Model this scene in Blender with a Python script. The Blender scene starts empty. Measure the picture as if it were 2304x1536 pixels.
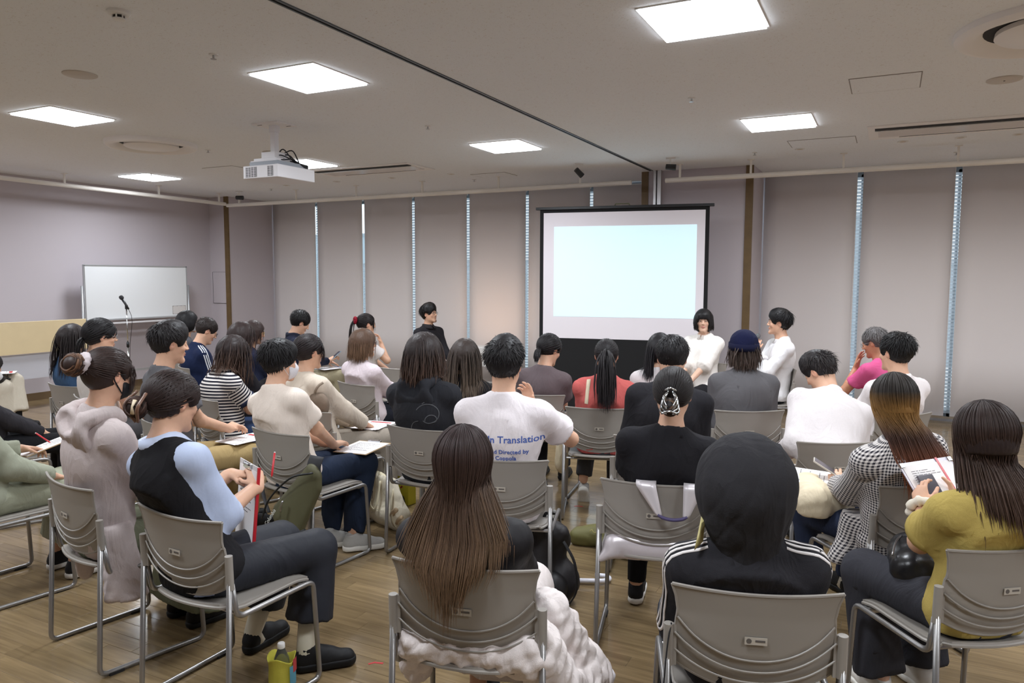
import bpy, math, random
import numpy as np
from mathutils import Vector, Matrix
from mathutils.bvhtree import BVHTree
try:
    import openvdb as vdb
except ImportError:
    import pyopenvdb as vdb

# ------------------------------------------------------------------ scene, camera, light
SC = bpy.context.scene
COL = SC.collection
SC.view_settings.view_transform = 'Standard'
SC.view_settings.look = 'None'
SC.view_settings.exposure = 0.24
SC.view_settings.gamma = 1.0
SC.view_settings.use_curve_mapping = False
SC.cycles.use_denoising = True
SC.cycles.max_bounces = 8
SC.cycles.sample_clamp_indirect = 8.0
CAM_H = 1.68
FPX, YAW, PITCH, ROLL = 1672.47, 0.469632, 0.08528, 0.00337
cd = bpy.data.cameras.new('camera')
cd.sensor_fit = 'HORIZONTAL'; cd.sensor_width = 36.0
cd.lens = 36.0 * FPX / 2304.0
cd.clip_start = 0.05; cd.clip_end = 200
cam = bpy.data.objects.new('camera', cd); COL.objects.link(cam)
_f = Vector((-math.sin(YAW)*math.cos(PITCH), math.cos(YAW)*math.cos(PITCH), -math.sin(PITCH)))
_r0 = Vector((math.cos(YAW), math.sin(YAW), 0)); _u0 = _r0.cross(_f)
_r = _r0*math.cos(ROLL) + _u0*math.sin(ROLL); _u = _r.cross(_f)
M = Matrix((( _r.x, _u.x, -_f.x, 0), (_r.y, _u.y, -_f.y, 0), (_r.z, _u.z, -_f.z, CAM_H), (0, 0, 0, 1)))
cam.matrix_world = M
SC.camera = cam

# overcast daylight behind the blinds
W = bpy.data.worlds.new('overcast_sky'); SC.world = W; W.use_nodes = True
W.node_tree.nodes['Background'].inputs[0].default_value = (0.86, 0.94, 1.0, 1)
W.node_tree.nodes['Background'].inputs[1].default_value = 1.6
PANEL_POWER = 9       # radiance of the diffusers
LAMP_WATTS = 27.0      # light thrown down by each panel
WARM = bpy.data.lights.new('warm_lamp', 'SPOT')
WARM.energy = 9; WARM.color = (1.0, 0.62, 0.36); WARM.shadow_soft_size = 0.06
WARM.spot_size = math.radians(120); WARM.spot_blend = 1.0
wl = bpy.data.objects.new('warm_lamp', WARM); COL.objects.link(wl)
wl.location = (-5.30, 9.10, .98)
wl.rotation_euler = (Vector((-5.30, 9.95, 1.22)) - wl.location).to_track_quat('-Z', 'Y').to_euler()

rng = np.random.default_rng(7)
random.seed(7)
R = math.radians

# ------------------------------------------------------------------ materials
def s2l(c):
    c = np.asarray(c, float)/255.0
    return tuple(np.where(c <= .04045, c/12.92, ((c+.055)/1.055)**2.4))
_M = {}
def mat(name, rgb=(200,200,200), rough=.6, metal=0.0, spec=.5, bump=0, bscale=300, var=0.0, vscale=20, emit=0, sheen=0, alpha=1, trans=0, coat=0):
    if name in _M: return _M[name]
    m = bpy.data.materials.new(name); m.use_nodes = True
    nt = m.node_tree; b = nt.nodes['Principled BSDF']
    c = s2l(rgb) + (1,)
    b.inputs['Base Color'].default_value = c
    b.inputs['Roughness'].default_value = rough
    b.inputs['Metallic'].default_value = metal
    b.inputs['Specular IOR Level'].default_value = spec
    if sheen: b.inputs['Sheen Weight'].default_value = sheen
    if coat: b.inputs['Coat Weight'].default_value = coat
    if trans: b.inputs['Transmission Weight'].default_value = trans
    if alpha < 1: b.inputs['Alpha'].default_value = alpha
    if emit:
        b.inputs['Emission Color'].default_value = c; b.inputs['Emission Strength'].default_value = emit
    tc = nt.nodes.new('ShaderNodeTexCoord')
    if bump:
        n = nt.nodes.new('ShaderNodeTexNoise'); n.inputs['Scale'].default_value = bscale; n.inputs['Detail'].default_value = 3
        bp = nt.nodes.new('ShaderNodeBump'); bp.inputs['Strength'].default_value = bump; bp.inputs['Distance'].default_value = .004
        nt.links.new(tc.outputs['Object'], n.inputs['Vector']); nt.links.new(n.outputs['Fac'], bp.inputs['Height'])
        nt.links.new(bp.outputs['Normal'], b.inputs['Normal'])
    if var:
        n = nt.nodes.new('ShaderNodeTexNoise'); n.inputs['Scale'].default_value = vscale; n.inputs['Detail'].default_value = 4
        mx = nt.nodes.new('ShaderNodeMix'); mx.data_type = 'RGBA'
        mx.inputs['A'].default_value = tuple(x*(1-var) for x in c[:3]) + (1,)
        mx.inputs['B'].default_value = tuple(min(1, x*(1+var)) for x in c[:3]) + (1,)
        nt.links.new(tc.outputs['Object'], n.inputs['Vector']); nt.links.new(n.outputs['Fac'], mx.inputs['Factor'])
        nt.links.new(mx.outputs['Result'], b.inputs['Base Color'])
    _M[name] = m
    return m
def nodes(m): return m.node_tree, m.node_tree.nodes, m.node_tree.links, m.node_tree.nodes['Principled BSDF']

def attr_mat(name, attr, rough, spec=.5, noise=0.0, nscale=200, bump=0.0, sss=0.0):
    if name in _M: return _M[name]
    m = mat(name, (128,128,128), rough, spec=spec)
    nt, N, L, b = nodes(m)
    a = N.new('ShaderNodeAttribute'); a.attribute_name = attr
    src = a.outputs['Color']
    if noise:
        tc = N.new('ShaderNodeTexCoord'); n = N.new('ShaderNodeTexNoise'); n.inputs['Scale'].default_value = nscale; n.inputs['Detail'].default_value = 4
        mr = N.new('ShaderNodeMapRange'); mr.inputs['To Min'].default_value = 1-noise; mr.inputs['To Max'].default_value = 1+noise
        mx = N.new('ShaderNodeMix'); mx.data_type = 'RGBA'; mx.blend_type = 'MULTIPLY'; mx.inputs['Factor'].default_value = 1
        L.new(tc.outputs['Object'], n.inputs['Vector']); L.new(n.outputs['Fac'], mr.inputs['Value'])
        L.new(src, mx.inputs['A']); L.new(mr.outputs['Result'], mx.inputs['B']); src = mx.outputs['Result']
        if bump:
            bp = N.new('ShaderNodeBump'); bp.inputs['Strength'].default_value = bump; bp.inputs['Distance'].default_value = .003
            L.new(n.outputs['Fac'], bp.inputs['Height']); L.new(bp.outputs['Normal'], b.inputs['Normal'])
    L.new(src, b.inputs['Base Color'])
    if sss:
        b.inputs['Subsurface Weight'].default_value = sss; b.inputs['Subsurface Radius'].default_value = (.01,.004,.002); b.inputs['Subsurface Scale'].default_value = .5
    return m

# ------------------------------------------------------------------ mesh helpers
def link(o, parent=None):
    COL.objects.link(o)
    if parent is not None: o.parent = parent
    return o
def tag(o, label=None, cat=None, group=None, kind=None):
    if label: o['label'] = label
    if cat: o['category'] = cat
    if group: o['group'] = group
    if kind: o['kind'] = kind
    return o
def empty(name, loc=(0,0,0), rz=0.0, label=None, cat=None, group=None):
    o = bpy.data.objects.new(name, None); o.empty_display_size = .1
    COL.objects.link(o); o.location = loc; o.rotation_euler = (0,0,rz)
    return tag(o, label, cat, group)
def fast_mesh(name, V, tris=None, quads=None, smooth=True, cols=None, attr='col', fattr=None):
    me = bpy.data.meshes.new(name)
    V = np.ascontiguousarray(V, np.float32)
    nt = 0 if tris is None else len(tris); nq = 0 if quads is None else len(quads)
    idx = []
    if nt: idx.append(np.asarray(tris, np.int32).ravel())
    if nq: idx.append(np.asarray(quads, np.int32).ravel())
    idx = np.concatenate(idx)
    me.vertices.add(len(V)); me.vertices.foreach_set('co', V.ravel())
    me.loops.add(len(idx)); me.loops.foreach_set('vertex_index', idx)
    ls = np.concatenate([np.arange(nt)*3, nt*3 + np.arange(nq)*4]).astype(np.int32)
    me.polygons.add(nt+nq); me.polygons.foreach_set('loop_start', ls)
    me.polygons.foreach_set('use_smooth', np.full(nt+nq, smooth, bool))
    if cols is not None:
        a = me.attributes.new(attr, 'FLOAT_COLOR', 'POINT')
        c = np.ones((len(V), 4), np.float32); c[:, :3] = cols
        a.data.foreach_set('color', c.ravel())
    if fattr:
        for k, v in fattr.items():
            a = me.attributes.new(k, 'FLOAT', 'POINT'); a.data.foreach_set('value', np.asarray(v, np.float32))
    me.update(calc_edges=True)
    return me
class MB:
    def __init__(s): s.V = []; s.F = []; s.n = 0
    def add(s, V, F):
        V = np.asarray(V, float); s.V.append(V); n = s.n
        s.F += [tuple(i+n for i in f) for f in F]; s.n += len(V); return s
    def box(s, c, d, rot=None):
        c = np.asarray(c, float); d = np.asarray(d, float)/2
        V = np.array([[x,y,z] for x in (-1,1) for y in (-1,1) for z in (-1,1)], float)*d
        if rot is not None: V = V @ np.asarray(rot).T
        return s.add(V+c, [(0,1,3,2),(4,6,7,5),(0,4,5,1),(2,3,7,6),(0,2,6,4),(1,5,7,3)])
    def tube(s, P, r, n=8, closed=False, caps=True, flat=1.0, up=None):
        P = np.asarray(P, float); m = len(P); r = np.broadcast_to(np.asarray(r, float), (m,))
        if closed: T = np.roll(P,-1,0)-np.roll(P,1,0)
        else: T = np.gradient(P, axis=0)
        T /= np.linalg.norm(T, axis=1)[:,None]+1e-12
        a = np.array(up, float) if up is not None else (np.array([0,0,1.]) if abs(T[0][2]) < .9 else np.array([1.,0,0]))
        V = []
        for i in range(m):
            u = a - T[i]*(a@T[i]); u /= np.linalg.norm(u)+1e-12; a = u if up is None else a
            w = np.cross(T[i], u); th = np.arange(n)*2*math.pi/n
            V.append(P[i] + r[i]*(np.cos(th)[:,None]*u*flat + np.sin(th)[:,None]*w))
        V = np.concatenate(V); F = []
        for i in range(m if closed else m-1):
            j = (i+1) % m
            for k in range(n):
                l = (k+1) % n; F.append((i*n+k, i*n+l, j*n+l, j*n+k))
        if caps and not closed:
            F.append(tuple(range(n-1,-1,-1))); F.append(tuple((m-1)*n+k for k in range(n)))
        return s.add(V, F)
    def lathe(s, prof, n=16, c=(0,0,0), axis=None, sx=1, sy=1):
        V = []; m = len(prof)
        for rr, z in prof:
            for k in range(n):
                t = k*2*math.pi/n; V.append((rr*math.cos(t)*sx, rr*math.sin(t)*sy, z))
        F = []
        for i in range(m-1):
            for k in range(n):
                l = (k+1) % n; F.append((i*n+k, i*n+l, (i+1)*n+l, (i+1)*n+k))
        F.append(tuple(range(n-1,-1,-1))); F.append(tuple((m-1)*n+k for k in range(n)))
        V = np.array(V)
        if axis is not None:
            q = Vector((0,0,1)).rotation_difference(Vector(axis)).to_matrix(); V = V @ np.array(q).T
        return s.add(V+np.asarray(c, float), F)
    def grid(s, X, thick=None, nrm=None):
        X = np.asarray(X, float); a, b = X.shape[:2]
        F = [(i*b+j, i*b+j+1, (i+1)*b+j+1, (i+1)*b+j) for i in range(a-1) for j in range(b-1)]
        if thick is None: return s.add(X.reshape(-1,3), F)
        du = np.gradient(X, axis=0); dv = np.gradient(X, axis=1); N = np.cross(dv, du)
        N /= np.linalg.norm(N, axis=2)[...,None]+1e-12
        A = X.reshape(-1,3); B = (X - N*thick).reshape(-1,3); o = a*b
        F2 = [tuple(o+i for i in f[::-1]) for f in F]
        E = [i*b for i in range(a)]; E = [j for j in range(b)] + [i*b+b-1 for i in range(1,a)] + [(a-1)*b+j for j in range(b-2,-1,-1)] + [i*b for i in range(a-2,0,-1)]
        S = [(E[(k+1)%len(E)], E[k], o+E[k], o+E[(k+1)%len(E)]) for k in range(len(E))]
        return s.add(np.concatenate([A,B]), F+F2+S)
    def xf(s, mtx, i0=0):
        m = np.array(mtx)
        for i in range(i0, len(s.V)): s.V[i] = s.V[i] @ m[:3,:3].T + m[:3,3]
        return s
    def mesh(s, name, smooth=False, fix=True):
        V = np.concatenate(s.V); me = bpy.data.meshes.new(name); me.from_pydata(V.tolist(), [], s.F)
        if fix:
            import bmesh
            bm = bmesh.new(); bm.from_mesh(me); bmesh.ops.recalc_face_normals(bm, faces=bm.faces); bm.to_mesh(me); bm.free()
        me.polygons.foreach_set('use_smooth', np.full(len(me.polygons), smooth, bool)); me.update()
        return me
    def build(s, name, m, parent=None, smooth=False, bevel=0, sharp=None):
        me = s.mesh(name, smooth); me.materials.append(m)
        if smooth and sharp:
            try: me.set_sharp_from_angle(angle=R(sharp))
            except Exception: pass
        o = bpy.data.objects.new(name, me); link(o, parent)
        if bevel:
            b = o.modifiers.new('bevel', 'BEVEL'); b.width = bevel; b.segments = 2; b.limit_method = 'ANGLE'
        return o
def spline(P, n):
    P = np.asarray(P, float); k = len(P)
    Q = np.vstack([2*P[0]-P[1], P, 2*P[-1]-P[-2]]); out = []
    for t in np.linspace(0, k-1-1e-9, n):
        i = int(t); f = t-i; a,b,c,d = Q[i:i+4]
        out.append(.5*((2*b)+(-a+c)*f+(2*a-5*b+4*c-d)*f*f+(-a+3*b-3*c+d)*f**3))
    return np.array(out)
def rounded(P, r, n=5):
    P = [np.asarray(p, float) for p in P]; out = [P[0]]
    for i in range(1, len(P)-1):
        a = P[i-1]-P[i]; b = P[i+1]-P[i]; rr = min(r, .45*np.linalg.norm(a), .45*np.linalg.norm(b))
        A = P[i]+a/np.linalg.norm(a)*rr; B = P[i]+b/np.linalg.norm(b)*rr
        for t in np.linspace(0,1,n): out.append((1-t)**2*A+2*t*(1-t)*P[i]+t*t*B)
    out.append(P[-1]); return np.array(out)
# ------------------------------------------------------------------ room materials
wall_m = mat('wall_paint', (196,188,193), .85, bump=.15, bscale=220)
blind_m = mat('blind_fabric', (228,222,222), .9, bump=.12, bscale=900)
wood_trim = mat('wood_trim', (112,90,58), .5, var=.25, vscale=9)
white_pipe = mat('white_pipe', (238,233,226), .4)
steel = mat('brushed_steel', (190,190,192), .3, metal=1)
chrome = mat('chrome', (215,218,222), .14, metal=1)
dark_metal = mat('dark_metal', (34,34,36), .45)
seam_m = mat('track_metal', (105,112,118), .35, metal=.8)
white_plastic = mat('white_plastic', (232,230,228), .4)
panel_white = mat('panel_white', (243,239,238), .6)
gap_dark = mat('gap_dark', (40,38,38), .8)
ceil_m = mat('ceiling_board', (240,242,246), .95)
nt, N, L, b = nodes(ceil_m)
tc = N.new('ShaderNodeTexCoord'); mp = N.new('ShaderNodeMapping'); mp.inputs['Scale'].default_value = (1,1.0,1)
vo = N.new('ShaderNodeTexNoise'); vo.inputs['Scale'].default_value = 75; vo.inputs['Detail'].default_value = 3; vo.inputs['Distortion'].default_value = 1.5
rp = N.new('ShaderNodeValToRGB'); rp.color_ramp.elements[0].position = .30; rp.color_ramp.elements[0].color = s2l((214,208,206))+(1,)
rp.color_ramp.elements[1].position = .38; rp.color_ramp.elements[1].color = s2l((240,242,246))+(1,)
bp = N.new('ShaderNodeBump'); bp.inputs['Strength'].default_value = .25; bp.inputs['Distance'].default_value = .003
L.new(tc.outputs['Object'], mp.inputs['Vector']); L.new(mp.outputs['Vector'], vo.inputs['Vector']); L.new(vo.outputs['Fac'], rp.inputs['Fac'])
L.new(rp.outputs['Color'], b.inputs['Base Color']); L.new(vo.outputs['Fac'], bp.inputs['Height']); L.new(bp.outputs['Normal'], b.inputs['Normal'])

def floor_mat(name, per_object):
    m = mat(name, (140,112,78), .22, spec=.5)
    nt, N, L, b = nodes(m)
    tc = N.new('ShaderNodeTexCoord'); mp = N.new('ShaderNodeMapping'); mp.inputs['Scale'].default_value = (1.2, 22, 1)
    geo = N.new('ShaderNodeObjectInfo') if per_object else N.new('ShaderNodeNewGeometry')
    rnd = geo.outputs['Random'] if per_object else geo.outputs['Random Per Island']
    n = N.new('ShaderNodeTexNoise'); n.noise_dimensions = '4D'; n.inputs['Scale'].default_value = 2.2; n.inputs['Detail'].default_value = 6
    sc = N.new('ShaderNodeMath'); sc.operation = 'MULTIPLY'; sc.inputs[1].default_value = 57
    L.new(rnd, sc.inputs[0]); L.new(sc.outputs[0], n.inputs['W'])
    gp = N.new('ShaderNodeNewGeometry')
    L.new(gp.outputs['Position'], mp.inputs['Vector']); L.new(mp.outputs['Vector'], n.inputs['Vector'])
    r1 = N.new('ShaderNodeValToRGB'); e = r1.color_ramp.elements
    e[0].position = .25; e[0].color = s2l((112,94,68))+(1,); e[1].position = .75; e[1].color = s2l((150,128,95))+(1,)
    L.new(n.outputs['Fac'], r1.inputs['Fac'])
    mr = N.new('ShaderNodeMapRange'); mr.inputs['To Min'].default_value = .84; mr.inputs['To Max'].default_value = 1.14
    L.new(rnd, mr.inputs['Value'])
    mx = N.new('ShaderNodeMix'); mx.data_type = 'RGBA'; mx.blend_type = 'MULTIPLY'; mx.inputs['Factor'].default_value = 1
    L.new(r1.outputs['Color'], mx.inputs['A']); L.new(mr.outputs['Result'], mx.inputs['B']); L.new(mx.outputs['Result'], b.inputs['Base Color'])
    n2 = N.new('ShaderNodeTexNoise'); n2.inputs['Scale'].default_value = 5; n2.inputs['Detail'].default_value = 5
    m2 = N.new('ShaderNodeMapRange'); m2.inputs['To Min'].default_value = .07; m2.inputs['To Max'].default_value = .24
    L.new(gp.outputs['Position'], n2.inputs['Vector']); L.new(n2.outputs['Fac'], m2.inputs['Value']); L.new(m2.outputs['Result'], b.inputs['Roughness'])
    return m
plank_m = floor_mat('plank_wood', True); plank_stuff_m = floor_mat('plank_wood_far', False)

X0, X1, Y0, YW, ZC = -10.32, 6.3, -6.0, 10.0, 3.01
def struct(mb, name, m, parent=None, smooth=False):
    o = mb.build(name, m, parent, smooth)
    if parent is None: o['kind'] = 'structure'
    return o
fl = struct(MB().box(((X0+X1)/2, (Y0+YW)/2+.3, -.062), (X1-X0+.6, YW-Y0+1.4, .10)), 'floor', mat('floor_joint', (74,62,46), .7))
# planks laid along X: the nearest in view are objects, the rest one mesh
PW, PL = .090, .91
near_pl = []; far_pl = MB(); j = 0
y = Y0 - .1
while y < YW + .1:
    x = X0 - rng.random()*PL - .05
    while x < X1:
        c = (x+PL/2, y+PW/2)
        xa, xb = max(x, X0-.1), min(x+PL, X1+.05)
        d = math.hypot(*c); depth = c[0]*_f.x + c[1]*_f.y
        lat = abs(c[0]*_r0.x + c[1]*_r0.y)
        if 2.9 < depth < 4.75 and lat < depth*.69+.5 and len(near_pl) < 298: near_pl.append((xa, xb, y))
        elif xb - xa > .01:
            far_pl.add([(xa,y,-.012),(xb-.0012,y,-.012),(xb-.0012,y+PW-.0012,-.012),(xa,y+PW-.0012,-.012),(xa,y,0),(xb-.0012,y,0),(xb-.0012,y+PW-.0012,0),(xa,y+PW-.0012,0)],
                       [(4,5,6,7),(0,4,7,3),(1,2,6,5),(0,1,5,4),(3,7,6,2)])
        x += PL
    y += PW
pm = MB(); e = .0009
pm.add([(0,0,-.012),(PL-e,0,-.012),(PL-e,PW-e,-.012),(0,PW-e,-.012),(0,0,-.0006),(PL-e,0,-.0006),(PL-e,PW-e,-.0006),(0,PW-e,-.0006),
        (.0012,.0012,0),(PL-e-.0012,.0012,0),(PL-e-.0012,PW-e-.0012,0),(.0012,PW-e-.0012,0)],
       [(0,3,2,1),(0,1,5,4),(1,2,6,5),(2,3,7,6),(3,0,4,7),(4,5,9,8),(5,6,10,9),(6,7,11,10),(7,4,8,11),(8,9,10,11)])
pme = pm.mesh('plank'); pme.materials.append(plank_m)
for xa, xb, yy in near_pl:
    o = bpy.data.objects.new('plank', pme); link(o, fl); o.location = (xa, yy, 0)
o = far_pl.build('planks', plank_stuff_m, fl); o['kind'] = 'stuff'

struct(MB().box(((X0+X1)/2, (Y0+YW)/2+.2, ZC+.05), (X1-X0+.4, YW-Y0+.6, .1)), 'ceiling', ceil_m)
struct(MB().box((X0-.06, (Y0+YW)/2, ZC/2), (.12, YW-Y0+.3, ZC)), 'wall_left', wall_m)
struct(MB().box((X1+.06, (Y0+YW)/2, ZC/2), (.12, YW-Y0+.3, ZC)), 'wall_right', wall_m)
struct(MB().box(((X0+X1)/2, Y0-.06, ZC/2), (X1-X0+.2, .12, ZC)), 'wall_back', wall_m)
# piers: the left corner pier and the pier behind the screen
PXL = -9.87
struct(MB().box(((X0+PXL)/2, 9.62, ZC/2), (PXL-X0, 1.24, ZC)), 'wall_corner_pier', wall_m)
struct(MB().box((-2.17, 9.72, ZC/2), (1.36, 1.04, ZC)), 'wall_screen_pier', wall_m)
struct(MB().box((PXL-.035, 8.995, ZC/2), (.085, .03, ZC)), 'trim_1', wood_trim)
struct(MB().box((-2.80, 9.215, ZC/2), (.085, .05, ZC)), 'trim_2', wood_trim)
struct(MB().box((-1.53, 9.195, ZC/2), (.085, .03, ZC)), 'trim_3', wood_trim)
struct(MB().box((-2.655, 9.16, ZC/2), (.03, .08, ZC)).box((-2.60, 9.16, ZC/2), (.045, .08, ZC)), 'trim_4', mat('partition_steel', (205,203,205), .35, metal=.6))
bb = mat('baseboard_brown', (104,84,60), .5)
struct(MB().box((X0+.008, (Y0+9)/2, .05), (.016, 9-Y0, .1)), 'baseboard_left', bb)
struct(MB().box(((X0+PXL)/2, 8.993, .05), (PXL-X0, .014, .1)), 'baseboard_pier', bb)
# access door in the left pier face
t = empty('access_panel', (-10.09, 9.0, 1.50), 0, 'flush wall access panel with small round lock beside the whiteboard', 'panel')
MB().box((0,-.004,0), (.34,.008,.52)).build('door_leaf', wall_m, t)
MB().box((0,-.005,.262), (.345,.012,.004)).box((0,-.005,-.262), (.345,.012,.004)).box((-.172,-.005,0), (.003,.012,.52)).build('joint', gap_dark, t)
MB().lathe([(.012,0),(.012,.006),(.005,.007)], 12, (.145,-.008,0), (0,-1,0)).build('lock', steel, t)

# ------------------------------------------------------------------ window wall: glass, mullions, outside blinds, roller blinds
glass = mat('window_glass', (235,245,248), .02, trans=1.0, spec=.3)
mull = mat('mullion_grey', (150,158,165), .4, metal=.4)
slat_m = mat('venetian_slat', (226,234,240), .5)
nt, N, L, b = nodes(slat_m); tl = N.new('ShaderNodeBsdfTranslucent'); tl.inputs['Color'].default_value = (.95,.97,1,1); ms = N.new('ShaderNodeMixShader'); ms.inputs[0].default_value = .78
out = N['Material Output']; L.new(b.outputs[0], ms.inputs[1]); L.new(tl.outputs[0], ms.inputs[2]); L.new(ms.outputs[0], out.inputs['Surface'])
xs_l = [-9.87,-8.858,-7.85,-6.85,-5.84,-4.83,-3.82,-2.85]
xs_r = [-1.49,-.374,.647,1.67,2.69,3.71,4.73,6.3]
wn = 0; bn = 0
struct(MB().box((-6.36, YW+.1, .02), (7.1,.2,.04)), 'trim_sill_left', chrome)
struct(MB().box((2.40, YW-.02, .015), (7.8,.10,.03)).box((2.40, YW+.04, .05), (7.8,.04,.045)), 'trim_sill_right', chrome)
order = ['first','second','third','fourth','fifth','sixth','seventh']
for side, xs in (('left', xs_l), ('right', xs_r)):
    for i in range(len(xs)-1):
        a, c = xs[i], xs[i+1]; wn += 1
        fr = MB().box(((a+c)/2, YW+.16, .08), (c-a, .06, .10)).box(((a+c)/2, YW+.16, 2.96), (c-a,.06,.10)).box((a+.02, YW+.16, 1.5), (.03,.06,2.9))
        f = struct(fr, 'window_%d' % wn, mull)
        MB().box(((a+c)/2, YW+.165, 1.5), (c-a-.03,.008,2.82)).build('pane', glass, f)
        sl = MB()
        for k in range(70):
            z = .10 + k*.0415
            if z > 2.9: break
            if side == 'left' and i == 1 and z > 1.9: break
            sl.add([(c-.10, YW+.10, z),(c+.10, YW+.10, z),(c+.10, YW+.112, z+.034),(c-.10, YW+.112, z+.034),(c-.10, YW+.10, z-.0015),(c+.10, YW+.10, z-.0015),(c+.10, YW+.112, z+.0325),(c-.10, YW+.112, z+.0325)],
                   [(0,1,2,3),(7,6,5,4),(0,4,5,1),(2,6,7,3),(1,5,6,2),(0,3,7,4)])
        o = sl.build('slats', slat_m, f); o['kind'] = 'stuff'
        # roller blind
        g = .024 if side == 'left' else .032
        w = c - a - 2*g + (g*.6 if i == 0 else 0)
        xc = (a+c)/2 + (g*.3 if i == 0 else 0)*-1
        bn += 1
        lab = ('%s roller blind of the left window bay, counted from the corner pier' % order[i]) if side == 'left' else ('%s roller blind of the right window bay, counted from the screen' % order[i])
        t = empty('roller_blind', (xc, YW, .06), 0, lab, 'blind', 'beige roller blinds')
        ph = [ (x, .003*math.sin(x*7+i), z) for z in (0.02,.7,1.5,2.3,2.9) for x in np.linspace(-w/2, w/2, 7)]
        MB().grid(np.array(ph).reshape(5,7,3), .0015).build('fabric', blind_m, t, True)
        MB().box((0,0,.012), (w,.014,.022)).build('bottom_rail', white_plastic if side=='left' else chrome, t)
        MB().tube([(-w/2,.03,2.90),(w/2,.03,2.90)], .02, 10).build('roller', white_plastic, t)
        MB().tube([(w/2-.005,-.02,2.9),(w/2-.005,-.022,.8)], .0025, 5).build('pull_cord', white_plastic, t)
# dull building facade and hazy horizon outside
fac = mat('outside_facade', (168,180,188), .8)
far = MB()
for k, (x, w, h) in enumerate([(-8.6,1.3,1.75),(-6.3,1.9,1.35),(-4.5,1.4,1.9),(-1.2,1.6,1.9),(1.0,1.5,1.3)]):
    t = empty('outside_building', (x*1.35, 14+k*.7, 0), 0, ['pale facade glimpsed through the first gaps of the left bay','low facade glimpsed through the middle gap of the left bay','tall facade glimpsed beside the projection screen','facade glimpsed left of the right window bay','low facade glimpsed through the right window bay'][k], 'building')
    MB().box((0,0,h*.75), (w*1.4,.4,h*1.5)).build('facade', fac, t)
    MB().box((0,0,h*1.5+.03), (w*1.44,.46,.06)).build('roof', mull, t)

# ------------------------------------------------------------------ ceiling fittings
lamp_m = mat('light_panel', (255,255,255), .5, emit=1)
nodes(lamp_m)[3].inputs['Emission Color'].default_value = (.91, .965, 1.03, 1)
nodes(lamp_m)[3].inputs['Emission Strength'].default_value = PANEL_POWER
lx = [-8.9,-6.2,-3.53,-.905,1.75,4.4]; ly = [-4.65, -1.79, 1.08, 3.945, 6.81]  # rightmost column is unseen, added for more light on the audience
cols_ = ['nearest the left wall','second from the left wall','third from the left wall','third from the right wall','second from the right wall','nearest the right wall']; rows_ = ['rearmost row behind the camera','second row behind the camera','row just above the camera','row over the rear audience','row over the front audience']
names = {(-6.2,3.945):'ceiling light panel above the left audience, left of the projector',(-3.53,3.945):'ceiling light panel in front of the projector',(-.905,3.945):'largest ceiling light panel, cut by the top edge of the photo',
 (-8.9,6.81):'far left ceiling light panel near the whiteboard wall',(-6.2,6.81):'ceiling light panel partly hidden behind the projector',(-3.53,6.81):'ceiling light panel above the screen side of the room, left of the ceiling track',(-.905,6.81):'ceiling light panel right of the ceiling track, above the speakers'}
for x in lx:
    for yy in ly:
        if yy < 0: continue
        lab = names.get((x,yy), 'ceiling light panel out of view, %s, %s' % (rows_[ly.index(yy)], cols_[lx.index(x)]))
        t = empty('ceiling_light', (x, yy, ZC), 0, lab, 'light', 'square ceiling light panels')
        MB().box((0,0,-.003), (.56,.56,.006)).build('frame', white_plastic, t)
        MB().box((0,0,-.011), (.535,.535,.012)).build('diffuser', lamp_m, t)
        ld = bpy.data.lights.new('panel_lamp', 'AREA'); ld.shape = 'SQUARE'; ld.size = .53; ld.energy = LAMP_WATTS; ld.color = (.91, .965, 1.03); ld.spread = math.radians(168)
        lo_ = bpy.data.objects.new('panel_lamp', ld); link(lo_, t); lo_.location = (0, 0, -.022)
# track of the sliding partition
tr = MB().box((-2.715, (9.12+Y0)/2, ZC-.003), (.012, 9.12-Y0, .008)).box((-2.685, (9.12+Y0)/2, ZC-.003), (.012, 9.12-Y0, .008))
o = tr.build('ceiling_track', seam_m); tag(o, 'long metal track of the sliding partition crossing the ceiling', 'track')
MB().box((-2.70, (9.12+Y0)/2, ZC-.0008), (.022, 9.12-Y0, .002)).build('slot', gap_dark, o)

def diffuser(x, y, r, lab):
    t = empty('air_diffuser', (x,y,ZC), 0, lab, 'vent')
    MB().lathe([(r,0),(r*.99,-.03),(r*.95,-.046),(r*.88,-.050),(r*.78,-.030),(r*.70,.0)], 40).build('outer_ring', panel_white, t, True, sharp=40)
    MB().lathe([(r*.70,-.002),(r*.69,-.004)], 40).build('throat', gap_dark, t)
    MB().lathe([(r*.58,-.008),(r*.59,-.034),(r*.56,-.044),(.001,-.050)], 40).build('centre_disc', panel_white, t, True, sharp=40)
diffuser(-6.66, 5.13, .43, 'round ceiling air diffuser left of the projector')
diffuser(.72, 4.88, .47, 'round ceiling air diffuser cut by the right edge of the photo')
def disc(name, x, y, r, lab, m=panel_white, cat='speaker'):
    o = MB().lathe([(r,0),(r,-.006),(r*.94,-.009),(.001,-.010)], 28).build(name, m, None, True, sharp=30)
    o.location = (x,y,ZC); tag(o, lab, cat); return o
spk_m = mat('speaker_grille', (206,198,190), .7)
o = disc('ceiling_speaker', -4.83, 3.20, .105, 'flat round ceiling speaker at the left, below the smoke detector', spk_m)
o = disc('ceiling_speaker', .62, 6.02, .105, 'flat round ceiling speaker at the right edge', spk_m); MB().lathe([(.006,-.0102),(.006,-.012)], 8).build('led', gap_dark, o)
o = disc('ceiling_speaker', -5.95, 6.05, .105, 'flat round ceiling speaker just left of the projector post', spk_m)
t = empty('smoke_detector', (-3.52, 2.55, ZC), 0, 'white smoke detector on the ceiling at upper left', 'detector')
MB().lathe([(.055,0),(.055,-.012),(.048,-.02),(.03,-.022)], 24).build('base', white_plastic, t, True, sharp=30)
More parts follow.
